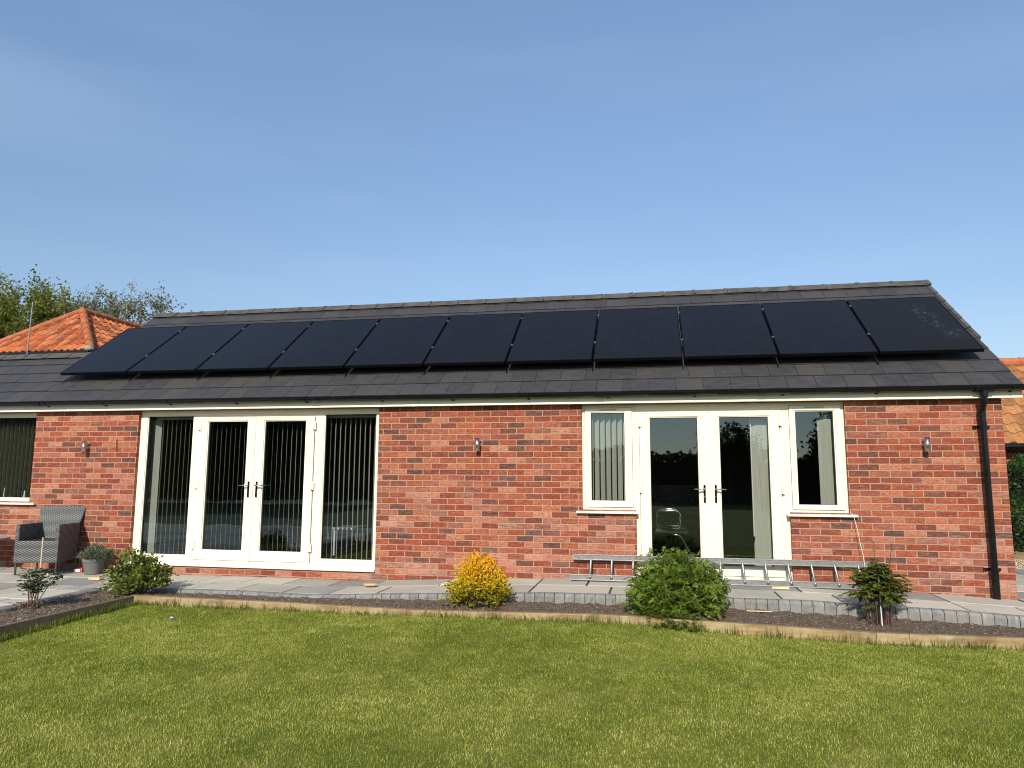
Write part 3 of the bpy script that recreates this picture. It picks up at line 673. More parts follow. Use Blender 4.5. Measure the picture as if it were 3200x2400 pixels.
blind('vertical blind with broad grey slats in the narrow window left of the right hand doors', -.83, -.24, 1.0, 2.2, .19, 42)
e = blind('pale vertical blind bunched at the right side of the right hand glazed door', .3, 1.46, .16, 2.16, .2, 0, pitch=0, stack=(1.235, 1.415), stack_ang=66, sp=.02)
m = MB(); m.tube([(1.19-.88,-.03,1.95),(1.19-.88,-.03,.50)], .0075, 6); m.build('wand', WHITE, e); MB().tube([(1.19-.88,-.03,.50),(1.19-.88,-.03,.455)], .009, 6).build('wand', BLACKP, e)
blind('pale ribbed vertical blind bunched inside the narrow window at the right', 1.62, 2.2, 1.0, 2.2, .19, 0, pitch=0, stack=(2.01, 2.15), stack_ang=66, sp=.016)
blind('dim brown vertical blind filling the window at the left edge', -10.66, -8.95, .98, 2.22, .22, 16, pitch=.074)

# small bottles on the left window ledge
MB().box(-10.7,-8.93,.104,.17,.955,.985).build('window_board', UPVC, house)
for i, (x, hgt, r_, lab) in enumerate([(-9.80, .10, .016, 'white stub candle on the ledge of the left edge window, furthest left'), (-9.62, .17, .008, 'tall thin white candle on the left window ledge beside the stub'), (-9.50, .17, .008, 'second tall thin candle on the left window ledge, nearer its middle'), (-9.14, .13, .014, 'small white bottle on the left window ledge nearest the brick')]):
    m = MB(); m.lathe([(0,0),(r_*1.3,0),(r_*1.3,hgt*.35),(r_*.8,hgt*.5),(r_*.7,hgt*.95),(0,hgt)], n=10); tag(m.build('candle' if i < 3 else 'bottle', WHITE, loc=(x,.128,.985), smooth=True), lab, 'candle' if i < 3 else 'bottle')

# furniture dimly seen inside
DARKW = plain('dark_varnish', (.018,.012,.009), .25); GREYF = plain('grey_fabric', (.16,.16,.15), .9); BLKF = plain('black_leather', (.015,.015,.016), .5)
e = empty('office_chair', (.22, 1.05, .12), 'black cantilever office chair with looping chrome arms behind the right hand doors', 'office chair')
MB().box(-.20,.24,-.22,.22,.50,.555).build('seat', BLKF, e, bevel=.015)
m = MB(); m.hexa([(-.24,-.22,.56),(-.20,-.22,.56),(-.20,.22,.56),(-.24,.22,.56),(-.34,-.2,1.12),(-.31,-.2,1.12),(-.31,.2,1.12),(-.34,.2,1.12)]); m.build('backrest', BLKF, e, bevel=.012)
for s_ in (-1, 1):
    y = .25*s_
    m = MB(); m.tube([(-.10,y,.575),(-.165,y,.60),(-.18,y,.66),(-.17,y,.76),(-.13,y,.80),(.08,y,.80),(.125,y,.775),(.14,y,.72),(.13,y,.62),(.11,y,.575),(-.10,y,.575)], .0115, 8); m.build('armrest', CHROME, e, smooth=True)
    m = MB(); m.tube([(-.10,y,.572),(.27,y,.565)], .010, 8); m.tube([(-.03,y,.49),(.09,y,.49),(.13,y,.47),(.36,y,.06),(.34,y,.015),(.28,y,.012),(-.25,y,.012)], .013, 8); m.build('leg', CHROME, e, smooth=True)
MB().tube([(-.25,-.25,.012),(-.25,.25,.012)], .013, 8).build('floor_bar', CHROME, e)
e = empty('piano', (.2, 3.4, .12), 'black upright piano at the back of the room behind the right hand doors', 'piano')
MB().box(-.75,.75,.05,.5,.0,1.12).build('case', DARKW, e, bevel=.01); MB().box(-.72,.72,-.25,.05,.62,.72).build('keyboard_shelf', DARKW, e, bevel=.01)
for s in (-1, 1): MB().box(s*.68-.03,s*.68+.03,-.24,-.18,.0,.62).build('leg', DARKW, e)
m = MB()
N_ = 28
for i in range(N_):
    a, b = 2*PI*i/N_, 2*PI*(i+1)/N_
    for (r_, q) in ((.19, .15),):
        m.hexa([(r_*math.cos(a),-.01,r_*math.sin(a)),(r_*math.cos(b),-.01,r_*math.sin(b)),(r_*math.cos(b),.01,r_*math.sin(b)),(r_*math.cos(a),.01,r_*math.sin(a)),(q*math.cos(a),-.01,q*math.sin(a)),(q*math.cos(b),-.01,q*math.sin(b)),(q*math.cos(b),.01,q*math.sin(b)),(q*math.cos(a),.01,q*math.sin(a))])
m.box(-.02,.02,-.01,.01,-.28,-.19); m.box(-.09,.09,-.06,.06,-.30,-.28); tag(m.build('ring_mirror', GREYF, loc=(.05,3.62,1.54)), 'pale ring shaped ornament standing on the piano behind the door', 'ornament')
e = empty('sofa', (-4.55, 3.1, .12), 'grey sofa seen dimly behind the wide four pane door group', 'sofa')
MB().box(-.95,.95,-.4,.4,.12,.42).build('seat', GREYF, e, bevel=.03); MB().box(-.95,.95,.25,.42,.42,.85).build('backrest', GREYF, e, bevel=.04)
for s in (-1, 1): MB().box(s*.9-.1,s*.9+.1,-.4,.4,.12,.62).build('armrest', GREYF, e, bevel=.03)
e = empty('coffee_table', (-4.5, 1.9, .12), 'low white table in front of the grey sofa inside', 'table')
MB().box(-.45,.45,-.28,.28,.40,.43).build('tabletop', WHITE, e, bevel=.004)
for sx in (-1, 1):
    for sy in (-1, 1): MB().box(sx*.40-.02,sx*.40+.02,sy*.24-.02,sy*.24+.02,0,.40).build('leg', WHITE, e)
e = empty('dining_chair', (-5.75, 2.1, .12), 'dark wooden chair seen dimly behind the left glazed door', 'chair', rz=.5)
MB().box(-.2,.2,-.2,.2,.43,.47).build('seat', DARKW, e, bevel=.006)
for sx in (-1, 1):
    for sy in (-1, 1): MB().box(sx*.18-.016,sx*.18+.016,sy*.18-.016,sy*.18+.016,0,.43 if sy < 0 else .95).build('leg', DARKW, e)
m = MB()
for z in (.6, .72, .84): m.box(-.165,.165,.172,.188,z,z+.05)
m.build('backrest', DARKW, e)

# ---------------- solar panels ----------------
t = NT('solar_cells'); P = t.obj(); x, y, z = t.sep(P)[0:3]
def grid(t, c, per, wd):
    f = t.math('FRACT', t.math('ADD', t.math('DIVIDE', c, per), 100.5)); d = t.math('ABSOLUTE', t.math('SUBTRACT', f, .5)); return t.math('LESS_THAN', d, wd/per/2)
g1 = grid(t, y, .0915, .003); g2 = grid(t, x, .1855, .003); g3 = grid(t, y, .0153, .0012); g4 = grid(t, x, .0186, .001)
g = t.math('MAXIMUM', g1, g2); fine = t.math('MAXIMUM', g3, g4)
c = t.mix(t.math('MULTIPLY', fine, .5), (.0075,.0075,.009), (.034,.035,.040)); c = t.mix(g, c, (.004,.004,.005))
pw = t.white(t.comb(t.math('FLOOR', t.math('DIVIDE', x, .1855)), t.math('FLOOR', t.math('DIVIDE', y, .0915)), 1.0))[0]; c = t.mix(t.math('MULTIPLY', pw, .25), c, (.012,.016,.035))
CELLS = t.fin(c, .11, 0, .10)
t2 = NT('dusty_solar_cells')
P = t2.obj(); x, y, z = t2.sep(P)[0:3]
g1 = grid(t2, y, .0915, .003); g2 = grid(t2, x, .1855, .003); g3 = grid(t2, y, .0153, .0012)
c = t2.mix(t2.math('MULTIPLY', g3, .5), (.0085,.0085,.009), (.034,.035,.038)); c = t2.mix(t2.math('MAXIMUM', g1, g2), c, (.004,.004,.005))
line = t2.math('ABSOLUTE', t2.math('SUBTRACT', t2.math('ADD', x, t2.math('MULTIPLY', y, .22)), .50)); near = t2.mr(line, .02, .16, 1, 0); my = t2.mr(t2.math('ABSOLUTE', t2.math('SUBTRACT', y, .85)), .35, .6, 1, 0)
sm = t2.math('MULTIPLY', t2.math('MULTIPLY', near, my), t2.mr(t2.noise(P, 9, 5, .7, 1), .52, .72)); c = t2.mix(t2.math('MULTIPLY', sm, .22), c, (.35,.34,.31)); DUSTY = t2.fin(c, .16, 0, .10)
PFR = plain('black_anodised', (.004,.004,.005), .6, 0, .08)
def make_panel(i):
    xc = 3.287 - i*1.1486
    ords = ['rightmost black solar panel on the roof, with a dusty smudge by the gable', 'second solar panel from the right gable end', 'third solar panel from the right gable end', 'fourth solar panel from the right gable end', 'fifth solar panel from the right gable end',
            'middle solar panel, sixth of the eleven on the roof', 'fifth solar panel from the left end of the roof array', 'fourth solar panel from the left end of the roof array', 'third solar panel from the left end of the roof array', 'second solar panel from the left end of the roof array', 'leftmost bluish black solar panel, beside the orange tiled roof']
    return xc, ords[i]
xc, lab = make_panel(0); W2, LP = .564, 1.645
e0 = empty('solar_panel', RP(xc, .60, 0), lab, 'solar panel', 'solar panels in a row on the slate roof'); e0.rotation_euler = (R(36), 0, 0)
m = MB()
for (a, b, c_, d) in ((-W2, W2, 0, .014), (-W2, W2, LP-.014, LP), (-W2, -W2+.012, .014, LP-.014), (W2-.012, W2, .014, LP-.014)): m.box(a, b, c_, d, .118, .1565)
m.build('panel_frame', PFR, e0)
gl0 = MB().box(-W2+.012, W2-.012, .014, LP-.014, .142, .1545).build('cell_glass', CELLS, e0)
for y in (.50, 1.42):
    MB().box(-W2-.006, W2+.006, y-.02, y+.02, .075, .117).build('mounting_rail', STEEL, e0)
    MB().box(-W2-.0185, -W2+.010, y-.025, y+.025, .1568, .163).build('clamp', STEEL, e0)
m = MB(); m.box(-W2-.020, -W2-.008, -.035, .46, .004, .012); m.box(-W2-.022, -W2-.002, .40, .50, .012, .08); m.build('roof_hook', BLACKP, e0)
for i in range(1, 11):
    xc, lab = make_panel(i); c = e0.copy(); COL.objects.link(c); c.location = RP(xc, .60, 0); c['label'] = lab
    for ch in list(e0.children):
        if ch.name.startswith('roof_hook') and i == 10: pass
        d = ch.copy(); COL.objects.link(d); d.parent = c
gl0.data = gl0.data.copy(); gl0.data.materials[0] = DUSTY

# ---------------- wall lamps ----------------
def lamp(x, z, lab, s):
    e = empty('wall_lamp', (x, -.078, z), lab, 'wall lamp', 'steel tube lamps on the brick wall')
    m = MB(); m.lathe([(.022,-.082),(.030,-.082),(.030,.082),(.022,.082)], n=20); m.lathe([(.022,-.082),(.022,.082)], n=20); m.build('tube', STEEL, e, smooth=True)
    m = MB(); m.lathe([(0,-.07),(.0215,-.07)], n=16); m.lathe([(0,.07),(.0215,.07)], n=16); m.build('lens', BLACKP, e)
    m = MB(); m.box(-.012,.012,.028,.06,-.012,.012); m.lathe([(0,.05),(.036,.05),(.036,.076),(0,.076)], n=18, axis='y'); m.build('bracket', STEEL, e)
    return e
lamp(-8.0, 1.745, 'steel tube wall lamp above the wicker chair', 1); lamp(-2.19, 1.762, 'steel tube wall lamp on the brick between the two door groups', 1); lamp(3.075, 1.745, 'steel tube wall lamp near the black downpipe', 1)
m = MB(); m.tube([(0,0,.0),(0,-.02,0),(0,-.022,-.02),(.004,-.012,-.16)], .005, 6); tag(m.build('wall_hook', plain('rusty_iron', (.07,.035,.02), .8), loc=(-7.52,-.002,1.85)), 'small rusty iron hook on the brick left of the wide door group', 'hook')
# thin cable hanging from right window
m = MB(); P_ = [(2.238,-.004,.965),(2.25,-.062,.945),(2.262,-.066,.90)] + [(2.262+.06*k/6+.004*math.sin(k), -.066-.05*k/6, .90-.40*k/6) for k in range(1, 7)] + [(2.322,-.16,.36)]
m.tube(P_, .0028, 6); tag(m.build('cable', WHITE), 'thin pale cable hanging from the right window frame down to the ladder', 'cable')

# ---------------- ladder on its side ----------------
lad = empty('ladder', (.8, -.15, .139), 'aluminium ladder lying on its side along the wall in front of the doors', 'ladder')
yl, yu = -.13, .07
def stile(y, z0, z1, xa, xb, tl):
    m = MB(); t_ = .003; d_ = .028
    m.box(xa, xb, y, y+t_, z0, z1); m.box(xa, xb, y+t_, y+d_, z1-t_, z1); m.box(xa, xb, y+t_, y+d_, z0, z0+t_); m.box(xa,xb,y-.003,y,z1-.010,z1+.001); m.box(xa,xb,y-.003,y,z0,z0+.010)
    return m.build('stile', ALU, lad, bevel=.001)
stile(-.10, .0, .066, -.985-.8, 2.59-.8, 0); stile(.075, .217, .283, -.975-.8, 2.55-.8, 0)
x = -.75-.8; i = 0
while x < 1.75:
    m = MB(); m.tube([(x,-.106,.034),(x,-.09,.05),(x,.088,.235),(x,.09,.245)], .0145, 10); m.build('rung', ALU, lad, smooth=True)
    MB().tube([(x,-.108,.034),(x,-.101,.034)], .0165, 12).build('rung_end', BLACKP if i % 1 else plain('rung_hole', (.05,.05,.05), .6), lad)
    x += .252; i += 1

# ---------------- wicker armchair ----------------
t = NT('wicker'); P = t.obj(); x, y, z = t.sep(P)[0:3]
h1 = t.math('SINE', t.math('MULTIPLY', z, 2*PI/.030)); u = t.math('ADD', x, y); h2 = t.math('SINE', t.math('MULTIPLY', u, 2*PI/.060)); alt = t.math('MULTIPLY', h1, h2)
hh = t.math('ADD', t.math('MULTIPLY', t.math('ABSOLUTE', h1), .6), t.math('MULTIPLY', alt, .5)); c = t.ramp(t.math('ADD', t.math('MULTIPLY', hh, .5), .35), [(.28, (.006,.007,.008)), (.5, (.05,.055,.058)), (.85, (.26,.27,.275))])
n_ = t.noise(P, 6, 3); c = t.mix(t.mr(n_, .4, .7, 0, .3), c, (.11,.115,.11)); t.bump(hh, .9, .006); WICK = t.fin(c, .5, 0, .5)
ch = empty('wicker_armchair', (-8.175, -.375, .02), 'grey wicker armchair against the brick wall beside the plant pot', 'armchair', rz=R(14))
MB().box(-.285,.285,-.262,-.236,.16,.435).build('front_panel', WICK, ch, bevel=.008)
MB().box(-.245,.245,-.26,.20,.40,.45).build('seat', WICK, ch, bevel=.012)
for s in (-1, 1):
    m = MB(); a, b = (s*.285, s*.235) if s < 0 else (s*.235, s*.285); m.hexa([(a,-.265,.16),(b,-.265,.16),(b,.24,.16),(a,.24,.16),(a,-.265,.665),(b,-.265,.665),(b,.24,.665),(a,.24,.665)]); m.build('armrest', WICK, ch, bevel=.01)
m = MB(); m.hexa([(-.235,.16,.42),(.235,.16,.42),(.235,.22,.42),(-.235,.22,.42),(-.33,.31,.885),(.31,.31,.885),(.31,.345,.885),(-.33,.345,.885)]); m.build('backrest', WICK, ch, bevel=.01)
MB().box(-.24,.24,.21,.24,.16,.5).build('rear_panel', WICK, ch, bevel=.006)
for sx in (-1, 1):
    for sy in (-1, 1):
        m = MB(); m.tube([(sx*.262,sy*.235,.0),(sx*.262,sy*.235,.17)], .014, 8); m.build('leg', WICK if False else plain('chair_leg', (.11,.10,.095), .4, .6), ch)
# cafe table, cropped by the left edge
e = empty('side_table', (-9.27, -.42, .03), 'grey slatted side table cut off by the left edge', 'table')
m = MB(); m.lathe([(0,.0),(.36,.0),(.365,-.012),(.36,-.022),(0,-.022)], n=30); o = m.build('tabletop', plain('table_grey', (.28,.28,.28), .4), e, loc=(0,0,.44))
for k in range(3):
    a = 2*PI*k/3+.3; MB().tube([(.08*math.cos(a),.08*math.sin(a),.42),(.30*math.cos(a),.30*math.sin(a),0)], .011, 8).build('leg', BLACKP, e)

# wooden offcuts, wrap, packet, sprinkler
PINE = plain('cut_pine', (.62,.46,.27), .7, 0, .3, .2, 12)
MB().box(-.085,.085,-.04,.04,0,.028).build('wood_block', PINE, loc=(-7.08,-.72,.012), bevel=.003); tag(bpy.data.objects['wood_block'], 'pale sawn wood block on the paving in front of the plant pot', 'wood block')
m = MB(); m.lathe([(0,0),(.09,0),(.095,.012),(.08,.022),(0,.024)], n=9); o = m.build('wood_chip', plain('bark_orange', (.50,.33,.17), .8), loc=(-3.36,-.62,.05)); o.scale = (1,.6,1); tag(o, 'flat orange wood offcut on the paving below the wide door group', 'wood chip')
tag(MB().hexa([(-.10,-.045,0),(.09,-.05,0),(.10,.04,0),(-.085,.045,0),(-.09,-.04,.02),(.085,-.045,.028),(.095,.035,.03),(-.08,.04,.018)]).build('wood_block', PINE, loc=(1.37,-.40,.141), bevel=.003), 'short wood block on the paving in front of the ladder', 'wood block')
tag(MB().box(-.004,.004,-.0,.0,0,0).box(-.12,.12,-.012,.012,0,.008).build('wood_sliver', PINE, loc=(1.02,-1.26,.035)), 'thin wood sliver on the soil at the right of the big green plant', 'wood sliver')
V = []; F = []; n_ = 14
for i in range(n_):
    for j in range(n_): V.append((-.13+.26*i/(n_-1)+random.uniform(-.012,.012), -.08+.16*j/(n_-1)+random.uniform(-.012,.012), max(0, .05-.05*abs(i-8)/7)+random.uniform(0,.035)))
for i in range(n_-1):
    for j in range(n_-1): F.append((i*n_+j, (i+1)*n_+j, (i+1)*n_+j+1, i*n_+j+1))
tag(fmesh('plastic_wrap', np.array(V), np.array(F), plain('clear_plastic', (.62,.62,.66), .15, 0, .9, .4, 30), loc=(-2.36,-.55,.062)), 'crumpled clear plastic wrap on the paving left of the yellow shrub', 'plastic wrap')
m = MB(); m.hexa([(-.07,-.04,0),(.07,-.04,0),(.07,.04,0),(-.07,.04,0),(-.05,-.03,.05),(.06,-.02,.07),(.05,.04,.06),(-.06,.04,.04)]); o = m.build('packet', plain('red_foil', (.42,.015,.03), .3), loc=(-7.80,-.20,.015), bevel=.006)
tag(o, 'crumpled red and white packet between the wicker chair and the pot', 'packet'); MB().box(-.045,.05,-.048,-.03,.012,.045).build('packet_label', WHITE, o)
e = empty('garden_spike_light', (-4.80, -2.3, -.13), 'small grey spike light with a white top poking out of the lawn', 'garden light')
m = MB(); m.tube([(0,0,0),(0,0,.04)], .012, 8); m.lathe([(.03,.035),(.033,.05),(.0,.058)], n=14); m.build('stem', plain('grey_plastic', (.16,.16,.16), .5), e); m = MB(); m.lathe([(.014,.0585),(.012,.066),(0,.068)], n=10); m.build('cap', WHITE, e)
# ---------------- pantiled neighbours ----------------
t = NT('pantile'); r = t.attr(); P = t.pos()
c = t.ramp(r, [(0, (.20,.060,.030)), (.3, (.34,.095,.035)), (.65, (.46,.135,.045)), (.9, (.52,.19,.075)), (1, (.30,.13,.08))]); n = t.noise(P, 14, 5, .7)
c = t.mix(t.mr(n, .58, .72, 0, .5), c, (.12,.075,.04)); t.bump(n, .4, .006); PANT = t.fin(c, .82, 0, .25)
t = NT('old_pantile'); r = t.attr(); P = t.pos()
c = t.ramp(r, [(0, (.20,.085,.04)), (.4, (.36,.14,.06)), (.75, (.44,.20,.08)), (1, (.40,.13,.05))]); n = t.noise(P, 9, 6, .7)
c = t.mix(t.mr(n, .45, .62, 0, .7), c, (.30,.19,.06)); c = t.mix(t.mr(t.noise(P, 25, 4), .58, .68, 0, .7), c, (.07,.05,.035)); t.bump(n, .4, .006); PANTO = t.fin(c, .85, 0, .25)
def pantiles(name, O, U, Sd, Nn, xr, length, mat, parent, per=.215, gauge=.30):
    """O origin, U along eave, Sd up slope, Nn normal; xr(s)->(a,b)"""
    O, U, Sd, Nn = [np.array(q, float) for q in (O, U, Sd, Nn)]; V, F, C = [], [], []
    prof = [(0, .0), (.18, -.012), (.36, -.014), (.52, .0), (.66, .026), (.80, .036), (.93, .022), (1.04, -.002)]; s = 0
    while s < length:
        e = min(gauge, length-s); a, b = xr(s+e*.5); k = math.floor(a/per)
        while k*per < b:
            if (k+.5)*per > a and (k+.5)*per < b:
                k0 = len(V); r_ = random.random(); j = random.uniform(-.004,.004); js = random.uniform(-.012,.012)
                for (ss, h) in ((s+js, .016), (s+js, .032), (s+e+.04, .006)):
                    for (px, pz) in prof:
                        q = O + U*((k+px)*per) + Sd*ss + Nn*(pz+h+j - (.022 if h == .016 else 0)); V.append(q); C.append(r_)
                n = len(prof)
                for l in (0, 1):
                    for i in range(n-1): F.append((k0+l*n+i, k0+l*n+i+1, k0+(l+1)*n+i+1, k0+(l+1)*n+i))
            k += 1
        s += gauge
    return fmesh(name, np.array(V), np.array(F), mat, parent, col=np.array(C))
def hip_ridge(parent, p, q, r=.11, mat=None, L=.42, name='ridge_tiles'):
    p, q = Vector(p), Vector(q); n = max(1, int((q-p).length/L)); m = MB()
    for i in range(n):
        a, b = p.lerp(q, i/n), p.lerp(q, (i+1.06)/n if i < n-1 else 1); m.tube([a, b], [r*1.06, r*.94], 12)
    return m.build(name, mat, parent, smooth=False)
RT = plain('terracotta_ridge', (.36,.115,.05), .85, 0, .25, .35, 8, .5, 40)
# left: hipped roof end behind the lower wing
C0 = Vector((-15.36, 8, 4.80)); wh = 1.944; bb = 1.70; hh_ = 1.55; zf = 4.80
lh = empty('tiled_house', (C0.x-wh, 8, -.3), 'orange pantiled hipped roof house behind the left end of the slate roof', 'house'); lo = Vector((C0.x-wh, 8, -.3))
A_ = C0 + Vector((-wh, bb, hh_)); D_ = C0 + Vector((-2*wh, 0, 0)); B2 = Vector((C0.x, 14, zf)); A2 = Vector((A_.x, 14, zf+hh_))
def loc(v): v = Vector(v) - lo; return (v.x, v.y, v.z)
fs = Vector((0, bb, hh_)); fl = fs.length; fs = fs/fl; fn = Vector((1,0,0)).cross(fs)
pantiles('roof', loc(D_), (1,0,0), fs, fn, lambda s: (wh*s/fl, 2*wh-wh*s/fl), fl, PANT, lh)
ss = Vector((-wh, 0, hh_)); sl_ = ss.length; ss = ss/sl_; sn = Vector((0,1,0)).cross(ss)
pantiles('roof', loc(C0), (0,1,0), ss, sn, lambda s: (bb*s/sl_, 6), sl_, PANT, lh)
m = MB(); m.poly([loc(C0+Vector((0,0,-.02))), loc(A_+Vector((0,0,-.02))), loc(D_+Vector((0,0,-.02)))][::-1]); m.quad(loc(C0-Vector((0,0,.02))), loc(B2-Vector((0,0,.02))), loc(A2-Vector((0,0,.02))), loc(A_-Vector((0,0,.02))))
DB = D_ + Vector((0, 6, 0)); m.quad(loc(D_), loc(A_), loc(A2), loc(DB)); m.build('roof_deck', DECK, lh)
hip_ridge(lh, loc(C0+Vector((0,0,.03))), loc(A_+Vector((0,0,.05))), .115, RT); hip_ridge(lh, loc(D_+Vector((0,0,.03))), loc(A_+Vector((0,0,.03))), .10, RT); hip_ridge(lh, loc(A_+Vector((0,0,.03))), loc(A2+Vector((0,0,.03))), .10, RT)
m = MB(); m.box(*[D_.x-lo.x+.15, C0.x-lo.x-.15, .15, 6, 0, 4.98]); m.build('wall', BRICK2, lh)
m = MB(); m.tube([loc((D_.x-.1,7.92,4.72)), loc((C0.x+.05,7.92,4.72))], .065, 10); m.box(D_.x-lo.x-.05, C0.x-lo.x+.05, -.01, .02, 4.86, 5.02); m.tube([loc((C0.x+.08,7.92,4.72)), loc((C0.x+.08,14,4.72))], .065, 10); m.build('gutter', BLACKP, lh)
m = MB(); m.lathe([(.0,0),(.10,0),(.13,.05),(.11,.14),(0,.16)], n=10); m.build('hip_end_mortar', plain('mortar_grey', (.30,.27,.2), .9), lh, loc=loc(C0+Vector((-.02,-.02,-.03))))
# thin pole on the lower ridge
m = MB(); m.tube([(0,0,0),(.02,0,.95)], .0095, 8); tag(m.build('aerial_pole', plain('galvanised', (.22,.22,.22), .5, .6), loc=(-10.38,1.15,3.33)), 'thin grey pole rising from the lower slate ridge before the orange roof', 'pole')
# right: long pantiled outbuilding
E0 = Vector((4.6, 6.2, 2.02)); rh = empty('outbuilding', (8.5, 6.4, -.1), 'low brick outbuilding with old orange pantiles beyond the right gable', 'outbuilding'); lo = Vector((8.5, 6.4, -.1))
pr = R(42); sd = Vector((0, math.cos(pr), math.sin(pr))); nn = Vector((0, -math.sin(pr), math.cos(pr)))
pantiles('roof', loc(E0), (1,0,0), sd, nn, lambda s: (0, 8), 2.7, PANTO, rh, .245, .30)
m = MB(); m.quad(loc(E0-nn*.03), loc(E0-nn*.03+Vector((8,0,0))), loc(E0-nn*.03+Vector((8,0,0))+sd*2.72), loc(E0-nn*.03+sd*2.72)); q = E0+sd*2.72
m.quad(loc(q), loc(q+Vector((8,0,0))), loc(q+Vector((8,2,-1.8))), loc(q+Vector((0,2,-1.8)))); m.build('roof_deck', DECK, rh)
hip_ridge(rh, loc(E0+sd*2.72+Vector((0,0,.02))), loc(E0+sd*2.72+Vector((8,0,.02))), .12, RT, .45)
MB().box(-3.9, 4.1, .0, 3.9, 0, 2.1).build('wall', BRICK2, rh)
m = MB(); m.tube([loc((4.6,6.13,1.97)), loc((12.6,6.13,1.97))], .06, 10); m.box(-3.9,4.1,-.06,-.005,2.0,2.14); m.build('gutter', BLACKP, rh)

# ---------------- foliage helpers ----------------
def leaves(name, P, D, size, mat, parent=None, wide=.55, fold=.12, col=None, tmpl=None, up=.35, loc=None):
    """P (n,3) leaf bases, D (n,3) directions, size (n,)"""
    n = len(P); D = D/np.linalg.norm(D, axis=1, keepdims=True)
    rn = rng.normal(0, 1, (n, 3)); rn[:,2] += up*3; S_ = np.cross(D, rn); S_ /= np.linalg.norm(S_, axis=1, keepdims=True)+1e-9; Nn = np.cross(S_, D)
    if tmpl is None:
        T = np.array([(0,0,0),(wide*.42,.30,fold),(wide*.40,.68,fold*.8),(0,1,-.05),(-wide*.40,.68,fold*.8),(-wide*.42,.30,fold)]); TF = np.array([(0,1,2,3),(0,3,4,5)])
    else: T, TF = tmpl
    V = P[:,None] + size[:,None,None]*(T[None,:,0:1]*S_[:,None] + T[None,:,1:2]*D[:,None] + T[None,:,2:3]*Nn[:,None])
    F = (TF[None] + (np.arange(n)*len(T))[:,None,None]).reshape(-1, TF.shape[1])
    if col is None: col = rng.uniform(0, 1, n)
    return fmesh(name, V.reshape(-1, 3), F, mat, parent, loc=loc, col=np.repeat(col, len(T)))
def palmate(nl=5):
    T = [(0,0,0)]; TF = []
    for k in range(nl):
        a = (k-(nl-1)/2)*R(48); L_ = 1 - .18*abs(k-(nl-1)/2); c, s = math.sin(a), math.cos(a)
        i0 = len(T); w_ = .13
        T += [(c*.45*L_+s*w_, .15+s*.45*L_-c*w_, .05), (c*L_, .15+s*L_, -.08), (c*.45*L_-s*w_, .15+s*.45*L_+c*w_, .05)]; TF.append((0, i0, i0+1, i0+2))
    return np.array(T), np.array(TF)
BARK = plain('bark', (.10,.075,.055), .9, 0, .2, .3, 20, .5, 60)
def stems(parent, L, r=.004, mat=BARK, name='stems', n=5):
    m = MB()
    for pts in L: m.tube(pts, r, n, r*.4, caps=False)
    return m.build(name, mat, parent)
def bush(name, loc, label, cat, rx, ry, h, nleaf, lsize, mat, clumps=60, wide=.6, stemmat=BARK, up=.5, tmpl=None, cs=.07, low=.03, group=None, seed=1, top=1.0, ragged=.16, colf=None):
    g = np.random.default_rng(seed); e = empty(name, loc, label, cat, group)
    cc, dd = [], []
    while len(cc) < clumps:
        a = g.uniform(0, 2*PI); v = g.uniform(-.15, 1); rr = g.uniform(.35, 1)**.5; k = math.sqrt(max(0, 1-max(v, 0)**2)); rag = 1+g.normal(0, ragged)
        p = np.array([rx*math.cos(a)*k*rr*rag, ry*math.sin(a)*k*rr*rag, low + (h-low)*(.26 + .74*v*top)*rag if v > 0 else low+(h-low)*.26*(1+v/.15*.9)])
        cc.append(p); dd.append(np.array([math.cos(a)*k*.8, math.sin(a)*k*.8, .35+max(v, 0)*.9]))
    cc, dd = np.array(cc), np.array(dd); ci = g.integers(0, clumps, nleaf)
    P = cc[ci] + g.normal(0, 1, (nleaf, 3))*np.array([cs, cs, cs*.8]); P[:,2] = np.maximum(P[:,2], .01)
    D = dd[ci]*.9 + g.normal(0, .75, (nleaf, 3)); size = lsize*g.uniform(.55, 1.25, nleaf); bri = g.uniform(0, 1, clumps)[ci]
    col = np.clip(.15 + .45*bri + .4*g.uniform(0, 1, nleaf), 0, 1) if colf is None else colf(P, bri, g)
    leaves('foliage', P, D, size, mat, e, wide=wide, col=col, up=up, tmpl=tmpl)
    L = []
    for p in cc[:min(clumps, 46)]: b = np.array([g.uniform(-.04,.04)*3*rx, g.uniform(-.04,.04)*3*ry, 0]); mid = b*.4+p*.55; mid[2] = p[2]*.62; L.append([tuple(b), tuple(mid), tuple(p)])
    stems(e, L, .0055, stemmat); return e

# shrubs
LG = leaf_mat('euonymus_leaf', [(0, (.04,.058,.010)), (.35, (.11,.145,.024)), (.7, (.21,.25,.045)), (1, (.38,.40,.11))], .3, .35, .5)
bush('round_leaved_shrub', (-5.93, -1.38, -.03), 'bushy round leaved green shrub in the corner of the timber edging', 'shrub', .33, .20, .41, 3000, .040, LG, 42, .85, cs=.045, seed=3, ragged=.22)
LY = leaf_mat('golden_leaf', [(0, (.14,.13,.012)), (.25, (.38,.33,.018)), (.5, (.70,.50,.022)), (.78, (.76,.42,.03)), (1, (.50,.12,.02))], .35, .45, .35)
def ycol(P, b, g): return np.clip(.12+.80*(P[:,2]/.46)**1.3 + g.normal(0, .15, len(P)) + (b-.5)*.25, 0, 1)
bush('golden_shrub', (-1.83, -1.36, -.01), 'rounded golden yellow and orange shrub in the bed between the two door groups', 'shrub', .275, .18, .45, 4400, .046, LY, 90, .42, cs=.045, up=.2, seed=5, colf=ycol, ragged=.07)
